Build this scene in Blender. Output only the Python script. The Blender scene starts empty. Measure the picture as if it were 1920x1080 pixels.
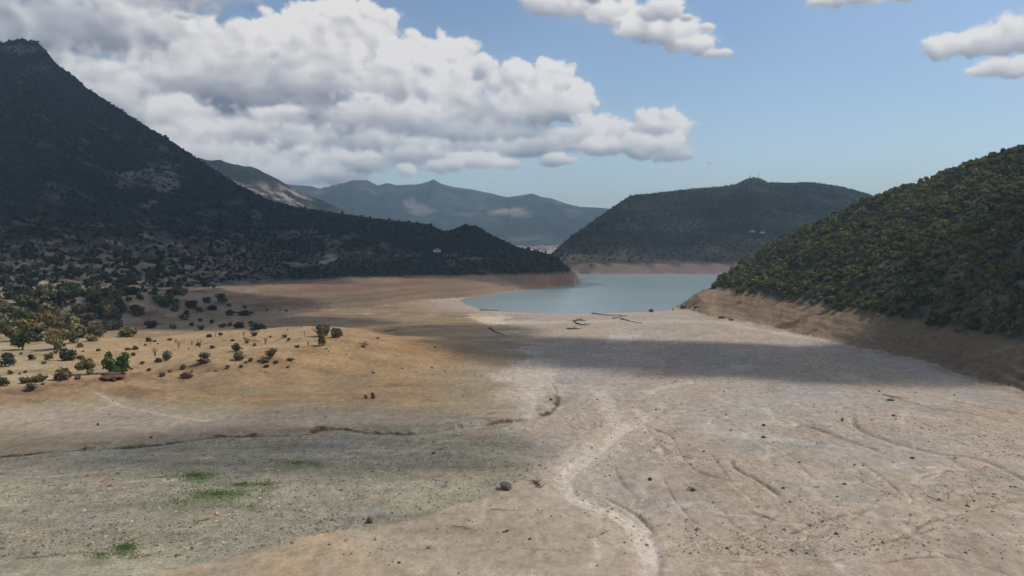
import bpy, math, random
import numpy as np

# ------------------------------------------------------------------ camera, sun, exposure
scene = bpy.context.scene
COL = scene.collection
F = 1507.0                      # focal length in pixels of the 1920 wide photograph
CAM_Z = 50.0
PITCH = math.atan(90.0 / F)     # horizon lies 90 px above the middle
cam_data = bpy.data.cameras.new('camera')
cam_data.sensor_width = 36.0
cam_data.lens = 36.0 * F / 1920.0
cam_data.clip_start = 0.5
cam_data.clip_end = 30000.0
cam = bpy.data.objects.new('camera', cam_data)
cam.location = (0, 0, CAM_Z)
cam.rotation_euler = (math.pi / 2 - PITCH, 0, 0)
COL.objects.link(cam)
scene.camera = cam

SUN_EL = math.radians(50)
SUN_AZ = math.radians(76)       # measured from +Y (view direction) towards +X (right)
SUN = np.array([math.sin(SUN_AZ) * math.cos(SUN_EL), math.cos(SUN_AZ) * math.cos(SUN_EL), math.sin(SUN_EL)])
sun_data = bpy.data.lights.new('sun', 'SUN')
sun_data.energy = 4.0
sun_data.angle = math.radians(0.53)
sun_data.color = (1.0, 0.93, 0.84)
sun = bpy.data.objects.new('sun', sun_data)
sun.rotation_euler = (math.pi / 2 - SUN_EL, 0, math.pi - SUN_AZ)
COL.objects.link(sun)

SKY_STRENGTH = 0.10
EXPOSURE = -0.25
scene.view_settings.view_transform = 'Standard'
scene.view_settings.look = 'None'
scene.view_settings.exposure = EXPOSURE
scene.view_settings.gamma = 1.0
scene.view_settings.use_curve_mapping = False
scene.render.engine = 'CYCLES'
scene.cycles.use_denoising = True
scene.cycles.max_bounces = 6
scene.cycles.transparent_max_bounces = 32
scene.cycles.volume_bounces = 0

rng = np.random.default_rng(7)
random.seed(7)

# ------------------------------------------------------------------ small maths helpers
def px_dir(px, py):
    a = (np.asarray(px, float) - 960) / F
    b = (540 - np.asarray(py, float)) / F
    c, s = math.cos(PITCH), math.sin(PITCH)
    y = c + b * s
    z = -s + b * c
    return a, y, z

def unproj(px, py, z=0.0):
    a, y, dz = px_dir(px, py)
    t = (z - CAM_Z) / dz
    return a * t, y * t

def at_depth(px, py, depth):
    a, y, dz = px_dir(px, py)
    t = depth / y
    return a * t, y * t, CAM_Z + dz * t

def project(x, y, z):
    c, s = math.cos(PITCH), math.sin(PITCH)
    h = z - CAM_Z
    zc = y * c - h * s
    yc = y * s + h * c
    zc = np.where(zc < 1e-3, 1e-3, zc)
    return 960 + F * x / zc, 540 - F * yc / zc

def lin(c):
    c = np.asarray(c, float) / 255.0
    return np.where(c <= 0.04045, c / 12.92, ((c + 0.055) / 1.055) ** 2.4)

_perm = np.random.default_rng(11).permutation(4096).astype(np.int64)
_ang = np.random.default_rng(12).random(4096) * 2 * math.pi
_gx, _gy = np.cos(_ang), np.sin(_ang)
def gnoise(x, y, seed=0):
    xi = np.floor(x).astype(np.int64); yi = np.floor(y).astype(np.int64)
    xf = x - xi; yf = y - yi
    u = xf * xf * xf * (xf * (xf * 6 - 15) + 10); v = yf * yf * yf * (yf * (yf * 6 - 15) + 10)
    def g(ix, iy, dx, dy):
        h = _perm[(_perm[(ix + seed * 131) & 4095] + iy) & 4095]
        return _gx[h] * dx + _gy[h] * dy
    a = g(xi, yi, xf, yf); b = g(xi + 1, yi, xf - 1, yf)
    c = g(xi, yi + 1, xf, yf - 1); d = g(xi + 1, yi + 1, xf - 1, yf - 1)
    return ((a + (b - a) * u) * (1 - v) + (c + (d - c) * u) * v) * 1.5
def fbm(x, y, octs=4, seed=0, gain=0.5):
    s = 0; a = 1.0; n = 0
    for i in range(octs):
        s = s + a * gnoise(x * 2 ** i + 17.3 * i, y * 2 ** i - 9.1 * i, seed + i)
        n += a; a *= gain
    return s / n
def ridged(x, y, octs=4, seed=0):
    s = 0; a = 1.0; n = 0
    for i in range(octs):
        s = s + a * (1 - np.abs(gnoise(x * 2 ** i, y * 2 ** i, seed + i)) * 1.6)
        n += a; a *= 0.5
    return s / n
def sstep(a, b, x):
    t = np.clip((x - a) / (b - a), 0, 1)
    return t * t * (3 - 2 * t)
def seg_dist(x, y, P):
    """distance to a polyline and the running length fraction of the nearest point, plus side"""
    P = np.asarray(P, float)
    best = np.full(np.shape(x), 1e9); frac = np.zeros(np.shape(x)); side = np.zeros(np.shape(x))
    L = np.hypot(*(P[1:] - P[:-1]).T); cum = np.concatenate([[0], np.cumsum(L)]); tot = cum[-1]
    for i in range(len(P) - 1):
        ax, ay = P[i]; bx, by = P[i + 1]
        dx, dy = bx - ax, by - ay
        t = np.clip(((x - ax) * dx + (y - ay) * dy) / max(dx * dx + dy * dy, 1e-9), 0, 1)
        ex = x - ax - t * dx; ey = y - ay - t * dy
        d = np.hypot(ex, ey)
        m = d < best
        best = np.where(m, d, best); frac = np.where(m, (cum[i] + t * L[i]) / tot, frac)
        side = np.where(m, np.sign(dx * ey - dy * ex), side)
    return best, frac, side
def in_poly(x, y, P):
    P = np.asarray(P, float); r = np.zeros(np.shape(x), bool)
    j = len(P) - 1
    for i in range(len(P)):
        xi, yi = P[i]; xj, yj = P[j]
        c = ((yi > y) != (yj > y)) & (x < (xj - xi) * (y - yi) / ((yj - yi) if yj != yi else 1e-9) + xi)
        r ^= c; j = i
    return r
def poly_sd(x, y, P):
    P = list(P); d, _, _ = seg_dist(x, y, P + [P[0]])
    return np.where(in_poly(x, y, P), d, -d)
def smooth_line(P, k=5):
    """Catmull-Rom through the points"""
    P = np.asarray(P, float); Q = np.vstack([2 * P[0] - P[1], P, 2 * P[-1] - P[-2]]); out = []
    for i in range(1, len(Q) - 2):
        for t in np.linspace(0, 1, k, endpoint=False):
            out.append(0.5 * ((2 * Q[i]) + (Q[i + 1] - Q[i - 1]) * t + (2 * Q[i - 1] - 5 * Q[i] + 4 * Q[i + 1] - Q[i + 2]) * t * t
                              + (-Q[i - 1] + 3 * Q[i] - 3 * Q[i + 1] + Q[i + 2]) * t ** 3))
    out.append(P[-1]); return np.array(out)
def gblur(a, s):
    h, w = a.shape; p = int(3 * s) + 1
    k = np.exp(-0.5 * (np.arange(-p, p + 1) / s) ** 2); k /= k.sum()
    b = np.pad(a, p, mode='edge')
    n0 = b.shape[0]; n1 = b.shape[1]
    fk0 = np.fft.rfft(k, n0 + 2 * p)[:, None]; fk1 = np.fft.rfft(k, n1 + 2 * p)[None]
    b = np.fft.irfft(np.fft.rfft(b, n0 + 2 * p, axis=0) * fk0, n0 + 2 * p, axis=0)[2 * p:2 * p + h]
    b = np.fft.irfft(np.fft.rfft(b, n1 + 2 * p, axis=1) * fk1, n1 + 2 * p, axis=1)[:, 2 * p:2 * p + w]
    return b

# ------------------------------------------------------------------ sky with its clouds (azimuth / elevation map made in code)
AZ0, AZ1, EL0, EL1 = -52.0, 52.0, -3.0, 32.0
PPD = 24
W, H = int((AZ1 - AZ0) * PPD), int((EL1 - EL0) * PPD)
def sky_uv(px, py):
    a, y, z = px_dir(px, py)
    az = np.degrees(np.arctan2(a, y)); el = np.degrees(np.arctan2(z, np.hypot(a, y)))
    return (az - AZ0) * PPD, (el - EL0) * PPD
def sky_poly(P): return [tuple(float(q) for q in sky_uv(px, py)) for px, py in P]

LUMPS = [  # photo px centre, radii, base tone shift, edge softness
    (440, 205, 260, 70, -.16, 10), (330, 260, 200, 70, -.10, 10), (650, 225, 200, 60, -.10, 8), (520, 290, 180, 50, -.06, 8),
    (-250, -150, 420, 240, -.10, 9), (60, -40, 330, 120, -.18, 9), (250, -10, 130, 60, -.02, 8), (330, -40, 90, 46, .04, 7), (30, 60, 200, 80, -.22, 10), (200, 60, 170, 70, -.14, 9), (312, 62, 90, 42, -.02, 6),
    (640, 55, 86, 66, .16, 3), (575, 68, 62, 60, .12, 3), (700, 78, 58, 56, .14, 3), (520, 75, 60, 50, .10, 3), (455, 84, 66, 44, .08, 4), (760, 112, 62, 46, .14, 3), (840, 112, 70, 44, .14, 3), (905, 130, 34, 30, .12, 3), (395, 92, 70, 40, .04, 5),
    (600, 125, 110, 62, .02, 6), (480, 140, 120, 56, -.04, 7), (350, 140, 130, 56, -.06, 8), (180, 150, 150, 56, -.06, 9), (250, 190, 130, 52, .04, 8), (730, 160, 100, 60, .10, 5), (835, 175, 86, 56, .08, 5),
    (975, 160, 62, 42, .14, 3), (1035, 162, 58, 46, .14, 3), (1075, 200, 44, 36, .12, 3), (1000, 205, 82, 48, .0, 5), (920, 215, 84, 50, -.02, 6), (1118, 246, 50, 32, .12, 3), (1165, 256, 44, 34, .12, 3), (1215, 236, 30, 32, .13, 3), (1262, 242, 36, 38, .14, 3), (1250, 278, 46, 30, .10, 4), (1200, 276, 56, 26, .06, 4),
    (570, 186, 150, 44, -.26, 12), (420, 184, 130, 40, -.26, 12), (600, 214, 90, 20, -.30, 12), (340, 214, 74, 34, .12, 6), (690, 215, 72, 42, .10, 5), (760, 228, 80, 40, .02, 6), (520, 222, 70, 24, .06, 7), (640, 240, 100, 34, -.20, 10), (850, 250, 120, 34, -.16, 10), (960, 260, 110, 28, -.22, 10), (1070, 262, 80, 28, -.02, 6), (1130, 276, 60, 22, .02, 5),
    (450, 252, 110, 40, -.06, 8), (350, 268, 100, 46, .0, 8), (560, 268, 110, 38, -.02, 7), (690, 268, 90, 30, -.08, 8), (780, 278, 80, 26, -.04, 7), (470, 300, 90, 36, .08, 7), (380, 308, 90, 40, -.02, 8), (300, 300, 110, 60, .0, 8), (600, 312, 96, 40, .02, 7), (520, 332, 90, 34, .02, 7), (640, 328, 60, 30, .04, 6), (430, 330, 90, 34, .02, 8), (690, 306, 56, 24, .06, 6),
    (1000, 278, 100, 24, -.06, 7), (900, 284, 120, 26, -.10, 8), (790, 296, 90, 24, -.05, 8), (890, 302, 62, 20, .12, 5), (830, 312, 46, 16, .08, 5), (950, 308, 34, 14, .10, 5), (1045, 301, 40, 15, .12, 4), (760, 318, 20, 14, .12, 4),
    (1012, 8, 40, 22, .12, 4), (1080, 8, 70, 24, .14, 4), (1150, 22, 60, 30, .14, 4), (1210, 48, 54, 36, .13, 4), (1262, 60, 56, 36, .14, 4), (1240, 20, 50, 24, .12, 4), (1310, 84, 34, 22, .12, 4), (1345, 102, 28, 10, .08, 4), (1325, 52, 16, 9, .08, 4), (1120, -40, 130, 46, .05, 5),
    (1560, 2, 38, 14, .12, 4), (1610, -8, 50, 18, .12, 4), (1690, -10, 40, 14, .1, 4),
    (1768, 88, 36, 26, .14, 4), (1815, 84, 44, 24, .14, 4), (1880, 74, 40, 34, .15, 4), (1935, 68, 50, 34, .15, 4), (2010, 70, 60, 36, .1, 5), (1862, 128, 36, 18, .14, 4), (1915, 126, 50, 20, .12, 4), (1980, 128, 50, 20, .1, 4),
    (344, 30, 14, 7, .05, 4), (1076, 122, 5, 3, .0, 2), (1330, 306, 8, 4, .0, 3), (1286, 34, 14, 8, .0, 4)]
def paint_clouds():
    yy, xx = np.mgrid[0:H, 0:W].astype(float)
    bill = lambda s, q: np.abs(gnoise(xx / s + 3 * q, yy / s * 1.15, q)) * 1.5
    w1 = fbm(xx / 55, yy / 55, 3, 3); w2 = fbm(xx / 55, yy / 55, 3, 33)
    X2, Y2 = xx + 12 * w1, yy + 12 * w2
    bl = lambda s, q: np.abs(gnoise(X2 / s + 3 * q, Y2 / s * 1.15, q)) * 1.5
    B1, B2, B3, B4 = bl(44, 201), bl(22, 202), bl(11, 203), bl(5.5, 204)
    bb = 0.58 * B1 + 0.26 * B2 + 0.11 * B3 + 0.05 * B4                 # cauliflower relief, creased between bulges
    wisp = fbm(xx / 26, yy / 16, 5, 51)
    soft1 = fbm(xx / 90, yy / 40, 5, 21)
    L = np.array([0.45, 0.75, 0.48]); L /= np.linalg.norm(L)
    C_ = np.zeros((H, W)); A_ = np.zeros((H, W))
    for n, (px, py, rx, ry, tone, edge) in enumerate(LUMPS):
        X, Y = (float(q) for q in sky_uv(px, py))
        m = 1.5; ix0, ix1 = max(0, int(X - rx * m)), min(W, int(X + rx * m) + 1); iy0, iy1 = max(0, int(Y - ry * m)), min(H, int(Y + ry * m) + 1)
        if ix1 - ix0 < 3 or iy1 - iy0 < 3: continue
        sl = (slice(iy0, iy1), slice(ix0, ix1)); x, y, b = xx[sl], yy[sl], bb[sl]
        k = min(1.0, min(rx, ry) / 45.0)
        u = (x - X) / (rx * .92); v = (y - Y) / (ry * .92); v = np.where(v < 0, v * 1.12, v)
        d = np.sqrt(u * u + v * v) - (b - .36) * .50 - wisp[sl] * (.17 + .022 * edge)
        a = sstep(1.0 + edge * .016, 1.0 - np.minimum(.6, edge * .07), d)
        # soft billowing relief lit from the upper right
        R = min(rx, ry)
        h = np.sqrt(np.clip(1.15 - d * d, 0, 2)) * R * .75 + b * 15 * k
        hs_ = gblur(h, 3.0 + .6 * edge); gy, gx = np.gradient(hs_); q = np.sqrt(gx * gx + gy * gy + 1)
        lam = (-gx * L[0] - gy * L[1] + L[2]) / q
        s = .485 + .22 * lam + .20 * np.clip(v + .10, -1, 1) + tone * .95 + .22 * soft1[sl] + .05 * (b - .4)
        C_[sl] = C_[sl] * (1 - a) + s * a; A_[sl] = 1 - (1 - A_[sl]) * (1 - a)
    C_ = np.where(A_ > .01, C_ / np.maximum(A_, .01), .7) 
    C_ = np.clip(gblur(C_, 1.6), 0, 1); A_ = gblur(A_, .7)
    lo, mid, hi = lin((124, 131, 149)), lin((184, 187, 196)), lin((240, 238, 237))
    t = np.clip((C_ - .22) / .62, 0, 1)[..., None]
    c = np.where(t < 0.5, lo + (mid - lo) * t * 2, mid + (hi - mid) * (t * 2 - 1))
    veil = 0.22 * gblur(A_, 14) * np.clip(0.6 + 1.2 * fbm(xx / 50, yy / 20, 4, 61), 0, 1.3)
    return c, np.clip(np.maximum(A_, veil), 0, 1)

cl_rgb, cl_a = paint_clouds()
img = bpy.data.images.new('cloud_map', W, H, alpha=True, float_buffer=True)
img.colorspace_settings.name = 'Linear Rec.709'
img.alpha_mode = 'CHANNEL_PACKED'
px_ = np.empty((H, W, 4), np.float32)
px_[..., :3] = cl_rgb / SKY_STRENGTH / 2 ** EXPOSURE
px_[..., 3] = cl_a
img.pixels.foreach_set(px_.ravel()); img.update(); img.pack()

class NT:
    """terse node tree building"""
    def __init__(s, nt): s.nt = nt; nt.nodes.clear()
    def n(s, kind, **kw):
        nd = s.nt.nodes.new(kind)
        for k, v in kw.items():
            if k.startswith('_'): setattr(nd, k[1:], v)
        return nd
    def link(s, a, b): s.nt.links.new(a, b)
    def val(s, sock, v):
        if isinstance(v, bpy.types.NodeSocket): s.link(v, sock)
        else: sock.default_value = v
    def math(s, op, a, b=0.0, clamp=False):
        nd = s.n('ShaderNodeMath', _operation=op); nd.use_clamp = clamp
        s.val(nd.inputs[0], a); s.val(nd.inputs[1], b); return nd.outputs[0]
    def mixc(s, f, a, b, mode='MIX'):
        nd = s.n('ShaderNodeMix', _data_type='RGBA', _blend_type=mode)
        s.val(nd.inputs[0], f); s.val(nd.inputs[6], a); s.val(nd.inputs[7], b); return nd.outputs[2]
    def noise(s, vec, scale, detail=4, rough=0.5, dist=0.0):
        nd = s.n('ShaderNodeTexNoise'); s.link(vec, nd.inputs['Vector'])
        nd.inputs['Scale'].default_value = scale; nd.inputs['Detail'].default_value = detail
        nd.inputs['Roughness'].default_value = rough; nd.inputs['Distortion'].default_value = dist; return nd.outputs[0]
    def rng(s, v, a, b, c=0.0, d=1.0, smooth=False):
        nd = s.n('ShaderNodeMapRange'); nd.clamp = True
        if smooth: nd.interpolation_type = 'SMOOTHSTEP'
        s.val(nd.inputs[0], v)
        for i, q in enumerate((a, b, c, d)): s.val(nd.inputs[i + 1], q)
        return nd.outputs[0]

world = bpy.data.worlds.new('World'); scene.world = world; world.use_nodes = True
w = NT(world.node_tree)
sky = w.n('ShaderNodeTexSky', _sky_type='NISHITA', _sun_disc=False)
sky.sun_elevation = SUN_EL; sky.sun_rotation = SUN_AZ
sky.altitude = 400; sky.air_density = 1.0; sky.dust_density = 0.6; sky.ozone_density = 1.6
tc = w.n('ShaderNodeTexCoord'); sep = w.n('ShaderNodeSeparateXYZ'); w.link(tc.outputs['Generated'], sep.inputs[0])
X, Y, Z = sep.outputs
az = w.math('MULTIPLY', w.math('ARCTAN2', X, Y), 180 / math.pi)
el = w.math('MULTIPLY', w.math('ARCSINE', Z), 180 / math.pi)
cmb = w.n('ShaderNodeCombineXYZ')
w.link(w.rng(az, AZ0, AZ1), cmb.inputs[0]); w.link(w.rng(el, EL0, EL1), cmb.inputs[1])
tex = w.n('ShaderNodeTexImage', _image=img, _interpolation='Cubic', _extension='EXTEND'); w.link(cmb.outputs[0], tex.inputs[0])
hs = w.n('ShaderNodeHueSaturation'); hs.inputs['Saturation'].default_value = 1.0; hs.inputs['Value'].default_value = 1.46
w.link(sky.outputs[0], hs.inputs['Color'])
# away from the mapped part of the sky: loose clouds of noise, overhead and behind
nz = w.rng(w.noise(tc.outputs['Generated'], 2.6, 6, 0.58), 0.45, 0.62, smooth=True)
out_map = w.math('SUBTRACT', 1.0, w.math('MULTIPLY', w.math('MULTIPLY', w.rng(az, AZ0, AZ0 + 6), w.rng(az, AZ1, AZ1 - 6)), w.rng(el, EL1, EL1 - 5)))
up = w.rng(el, 0, 12)
nzc = w.math('MULTIPLY', w.math('MULTIPLY', nz, out_map), w.math('MULTIPLY', up, 0.85))
base = w.mixc(nzc, hs.outputs[0], tuple(lin((205, 198, 190)) / SKY_STRENGTH / 2 ** EXPOSURE) + (1,))
inmap = w.math('MULTIPLY', tex.outputs['Alpha'], w.math('SUBTRACT', 1.0, out_map))
colr = w.mixc(inmap, base, tex.outputs['Color'])
bg = w.n('ShaderNodeBackground'); bg.inputs['Strength'].default_value = SKY_STRENGTH; w.link(colr, bg.inputs['Color'])
wo = w.n('ShaderNodeOutputWorld'); w.link(bg.outputs[0], wo.inputs[0])
world.cycles.sampling_method = 'MANUAL'; world.cycles.sample_map_resolution = 1024

# ------------------------------------------------------------------ terrain: one height function on a polar grid round the viewpoint
def az_of(px): return np.arctan((np.asarray(px, float) - 960) / F)
def dense(rows, k=6):
    rows = np.asarray(rows, float); t = np.arange(0, len(rows) - 1 + 1e-6, 1 / k); i = np.arange(len(rows))
    return [tuple(q) for q in np.stack([np.interp(t, i, rows[:, j]) for j in range(3)], 1)]
def tab(rows):
    """rows of (px, py, depth) -> tables over azimuth of radius and height"""
    a, r, z = [], [], []
    for px, py, d in dense(rows, 40 if len(rows) < 3 else 6):
        x, y, zz = at_depth(px, py, d); a.append(math.atan2(x, y)); r.append(math.hypot(x, y)); z.append(zz)
    return np.array(a), np.array(r), np.array(z)
def tabz(rows):
    """rows of (px, py, z) -> tables over azimuth of radius, height"""
    a, r, z = [], [], []
    for px, py, zz in dense(rows):
        x, y = unproj(px, py, zz); a.append(math.atan2(x, y)); r.append(math.hypot(x, y)); z.append(zz)
    return np.array(a), np.array(r), np.array(z)

lake_px = [(866, 562), (880, 572), (905, 580), (960, 585), (1050, 587), (1130, 586.5), (1200, 585), (1245, 582), (1278, 575), (1302, 560), (1325, 545), (1345, 530),
           (1352, 520), (1362, 512.5), (1340, 512.5), (1260, 513.2), (1180, 512.6), (1120, 513), (1070, 512.2), (1078, 518), (1092, 532), (1062, 536), (1010, 540.5), (950, 547), (900, 554)]
LAKE = [tuple(float(q) for q in unproj(px, py, 0)) for px, py in lake_px]

# mountain on the left: foot (z given), vegetation line at z=14, crest
HILLS = dict(
    left=dict(
        foot=tabz([(-1500, 620, 6), (-600, 610, 6), (0, 590, 8), (200, 580, 8), (400, 574, 6), (500, 572, 5), (560, 570, 5), (700, 562, 5), (800, 555, 3), (870, 556, 1), (940, 547.5, 0.2), (1000, 541, 0.2), (1060, 535.5, .2), (1091, 531, .2), (1100, 526, -2)]),
        veg=tabz([(-1500, 600, 14), (-600, 590, 14), (0, 575, 14), (200, 560, 14), (400, 543, 14), (500, 533, 14), (560, 529, 14), (700, 521, 14), (800, 518, 14), (900, 516.5, 14), (1000, 514, 14), (1060, 510.5, 14), (1085, 509, 13), (1100, 512, -1)]),
        crest=tab([(-3500, 200, 1500), (-1500, 130, 1900), (-600, 110, 1900), (-60, 95, 1900), (0, 80, 1850), (40, 70, 1830), (70, 78, 1820), (88, 96, 1810), (104, 118, 1800), (140, 142, 1770), (160, 162, 1750), (250, 221, 1650), (310, 256, 1600), (375, 300, 1520), (450, 348, 1430), (500, 373, 1380),
                   (550, 386, 1330), (600, 394, 1290), (680, 405, 1210), (740, 413, 1150), (800, 419, 1090), (832, 431, 1060), (846, 432, 1050), (866, 422, 1030), (890, 421, 1020), (916, 436, 1005), (945, 450, 985), (975, 463, 965), (1010, 470, 950), (1040, 478, 940), (1062, 497, 930), (1078, 512, 922), (1092, 529, 916), (1100, 560, 912)]),
        g=1.35, back=0.45, rough=26),
    right=dict(
        foot=tabz([(1262, 583, 0.1), (1276, 578, .3), (1300, 583, .5), (1330, 592, 1), (1400, 604, 1), (1480, 622, 1), (1560, 642, 1), (1640, 661, 1), (1700, 674, 1), (1750, 690, 1), (1800, 706, 1), (1850, 724, 1), (1920, 750, 1), (2300, 880, 2), (3500, 1100, 2)]),
        veg=tabz([(1262, 580, 2), (1285, 565, 5), (1310, 548, 11), (1345, 538, 14), (1400, 548, 14), (1480, 561, 14), (1560, 572, 14), (1600, 580, 14), (1700, 598, 14), (1800, 616, 14), (1920, 640, 14), (2300, 740, 14), (3500, 900, 14)]),
        crest=tab([(1262, 585, 600), (1270, 577, 605), (1285, 570, 615), (1310, 553, 630), (1345, 532, 650), (1370, 512, 655), (1400, 488, 660), (1440, 463, 660), (1480, 441, 655), (1550, 409, 640), (1620, 377, 620), (1700, 351, 600), (1800, 311, 575), (1920, 277, 550), (2300, 160, 500), (3500, -50, 420)]),
        g=0.95, back=0.35, rough=11),
    far=dict(
        foot=tabz([(1000, 513, -2), (1050, 512.5, 0), (1150, 513, .2), (1370, 513, .2), (1500, 513, .2), (1800, 513, 0)]),
        veg=tabz([(1000, 497, 14), (1080, 495.5, 14), (1150, 495, 14), (1370, 495, 14), (1500, 495, 14), (1800, 495, 14)]),
        crest=tab([(990, 515, 1260), (1020, 492, 1300), (1036, 472, 1340), (1052, 458, 1380), (1075, 440, 1450), (1102, 420, 1560), (1130, 401, 1700), (1160, 380, 1800), (1182, 366, 1900), (1240, 360, 2000), (1300, 353, 2100), (1345, 350, 2150), (1380, 345, 2200), (1398, 335, 2200), (1412, 332, 2200), (1426, 334, 2200), (1440, 341, 2200),
                   (1480, 342, 2250), (1520, 341, 2300), (1550, 345, 2350), (1580, 350, 2400), (1625, 362, 2500), (1720, 400, 2600), (1900, 450, 2700)]),
        g=1.0, back=0.4, rough=34),
    mid=dict(
        foot=tab([(-200, 455, 2100), (900, 455, 2100)]), veg=tab([(-200, 452, 2200), (900, 452, 2200)]),
        crest=tab([(-400, 250, 3000), (300, 280, 3000), (370, 295, 3000), (400, 300, 3000), (415, 299, 3000), (440, 308, 3000), (470, 311, 3000), (500, 324, 3000), (530, 341, 3000), (560, 358, 3000), (600, 374, 3000), (660, 400, 2950), (740, 425, 2900), (900, 452, 2800)]),
        g=1.1, back=0.4, rough=30),
    range=dict(
        foot=tab([(-800, 459, 4300), (3000, 459, 4300)]), veg=tab([(-800, 457, 4500), (3000, 457, 4500)]),
        crest=tab([(-1500, 330, 6300), (300, 335, 6300), (540, 345, 6300), (570, 347, 6300), (600, 352, 6300), (640, 343, 6200), (660, 337, 6200), (690, 338, 6200), (708, 346, 6200), (726, 342, 6200), (745, 347, 6200), (780, 345, 6200), (800, 340, 6200), (813, 335, 6200), (828, 344, 6200), (850, 350, 6200), (880, 354, 6200), (920, 362, 6200), (950, 369, 6200),
                   (975, 366, 6200), (998, 362, 6200), (1015, 369, 6200), (1035, 372, 6200), (1060, 381, 6200), (1085, 387, 6200), (1135, 389, 6200), (1200, 398, 6200), (1600, 405, 6200), (1800, 395, 6000), (3000, 330, 6000)]),
        g=1.15, back=0.35, rough=130),
)
ORDER = ['ground', 'left', 'right', 'far', 'mid', 'range']

def hill_height(h, A, R, Xw, Yw, nz):
    """A azimuth, R radius"""
    fr = np.interp(A, h['foot'][0], h['foot'][1]); fz = np.interp(A, h['foot'][0], h['foot'][2])
    vr = np.interp(A, h['veg'][0], h['veg'][1]); vz = np.interp(A, h['veg'][0], h['veg'][2])
    cr = np.interp(A, h['crest'][0], h['crest'][1]); cz = np.interp(A, h['crest'][0], h['crest'][2])
    vr = np.minimum(np.maximum(vr, fr + 3), cr - 3)
    s1 = (R - fr) / (vr - fr); s2 = np.clip((R - vr) / (cr - vr), 0, 1)
    z = np.where(R < vr, fz + (vz - fz) * s1, vz + (cz - vz) * s2 ** h['g'])
    z = np.where(R > cr, cz - (R - cr) * h['back'], z)
    z = np.where(R < fr, fz - (fr - R) * 0.25, z)
    env = np.clip(s2 * 4, 0, 1) * np.clip((1 - s2) * 3.5, 0, 1) * np.clip((cz - vz) / 60, 0.1, 1)
    z = z + nz * h['rough'] * env
    A0, A1 = h['crest'][0][0], h['crest'][0][-1]
    z = np.where((A < A0) | (A > A1), -50, z)
    return z, s2

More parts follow.
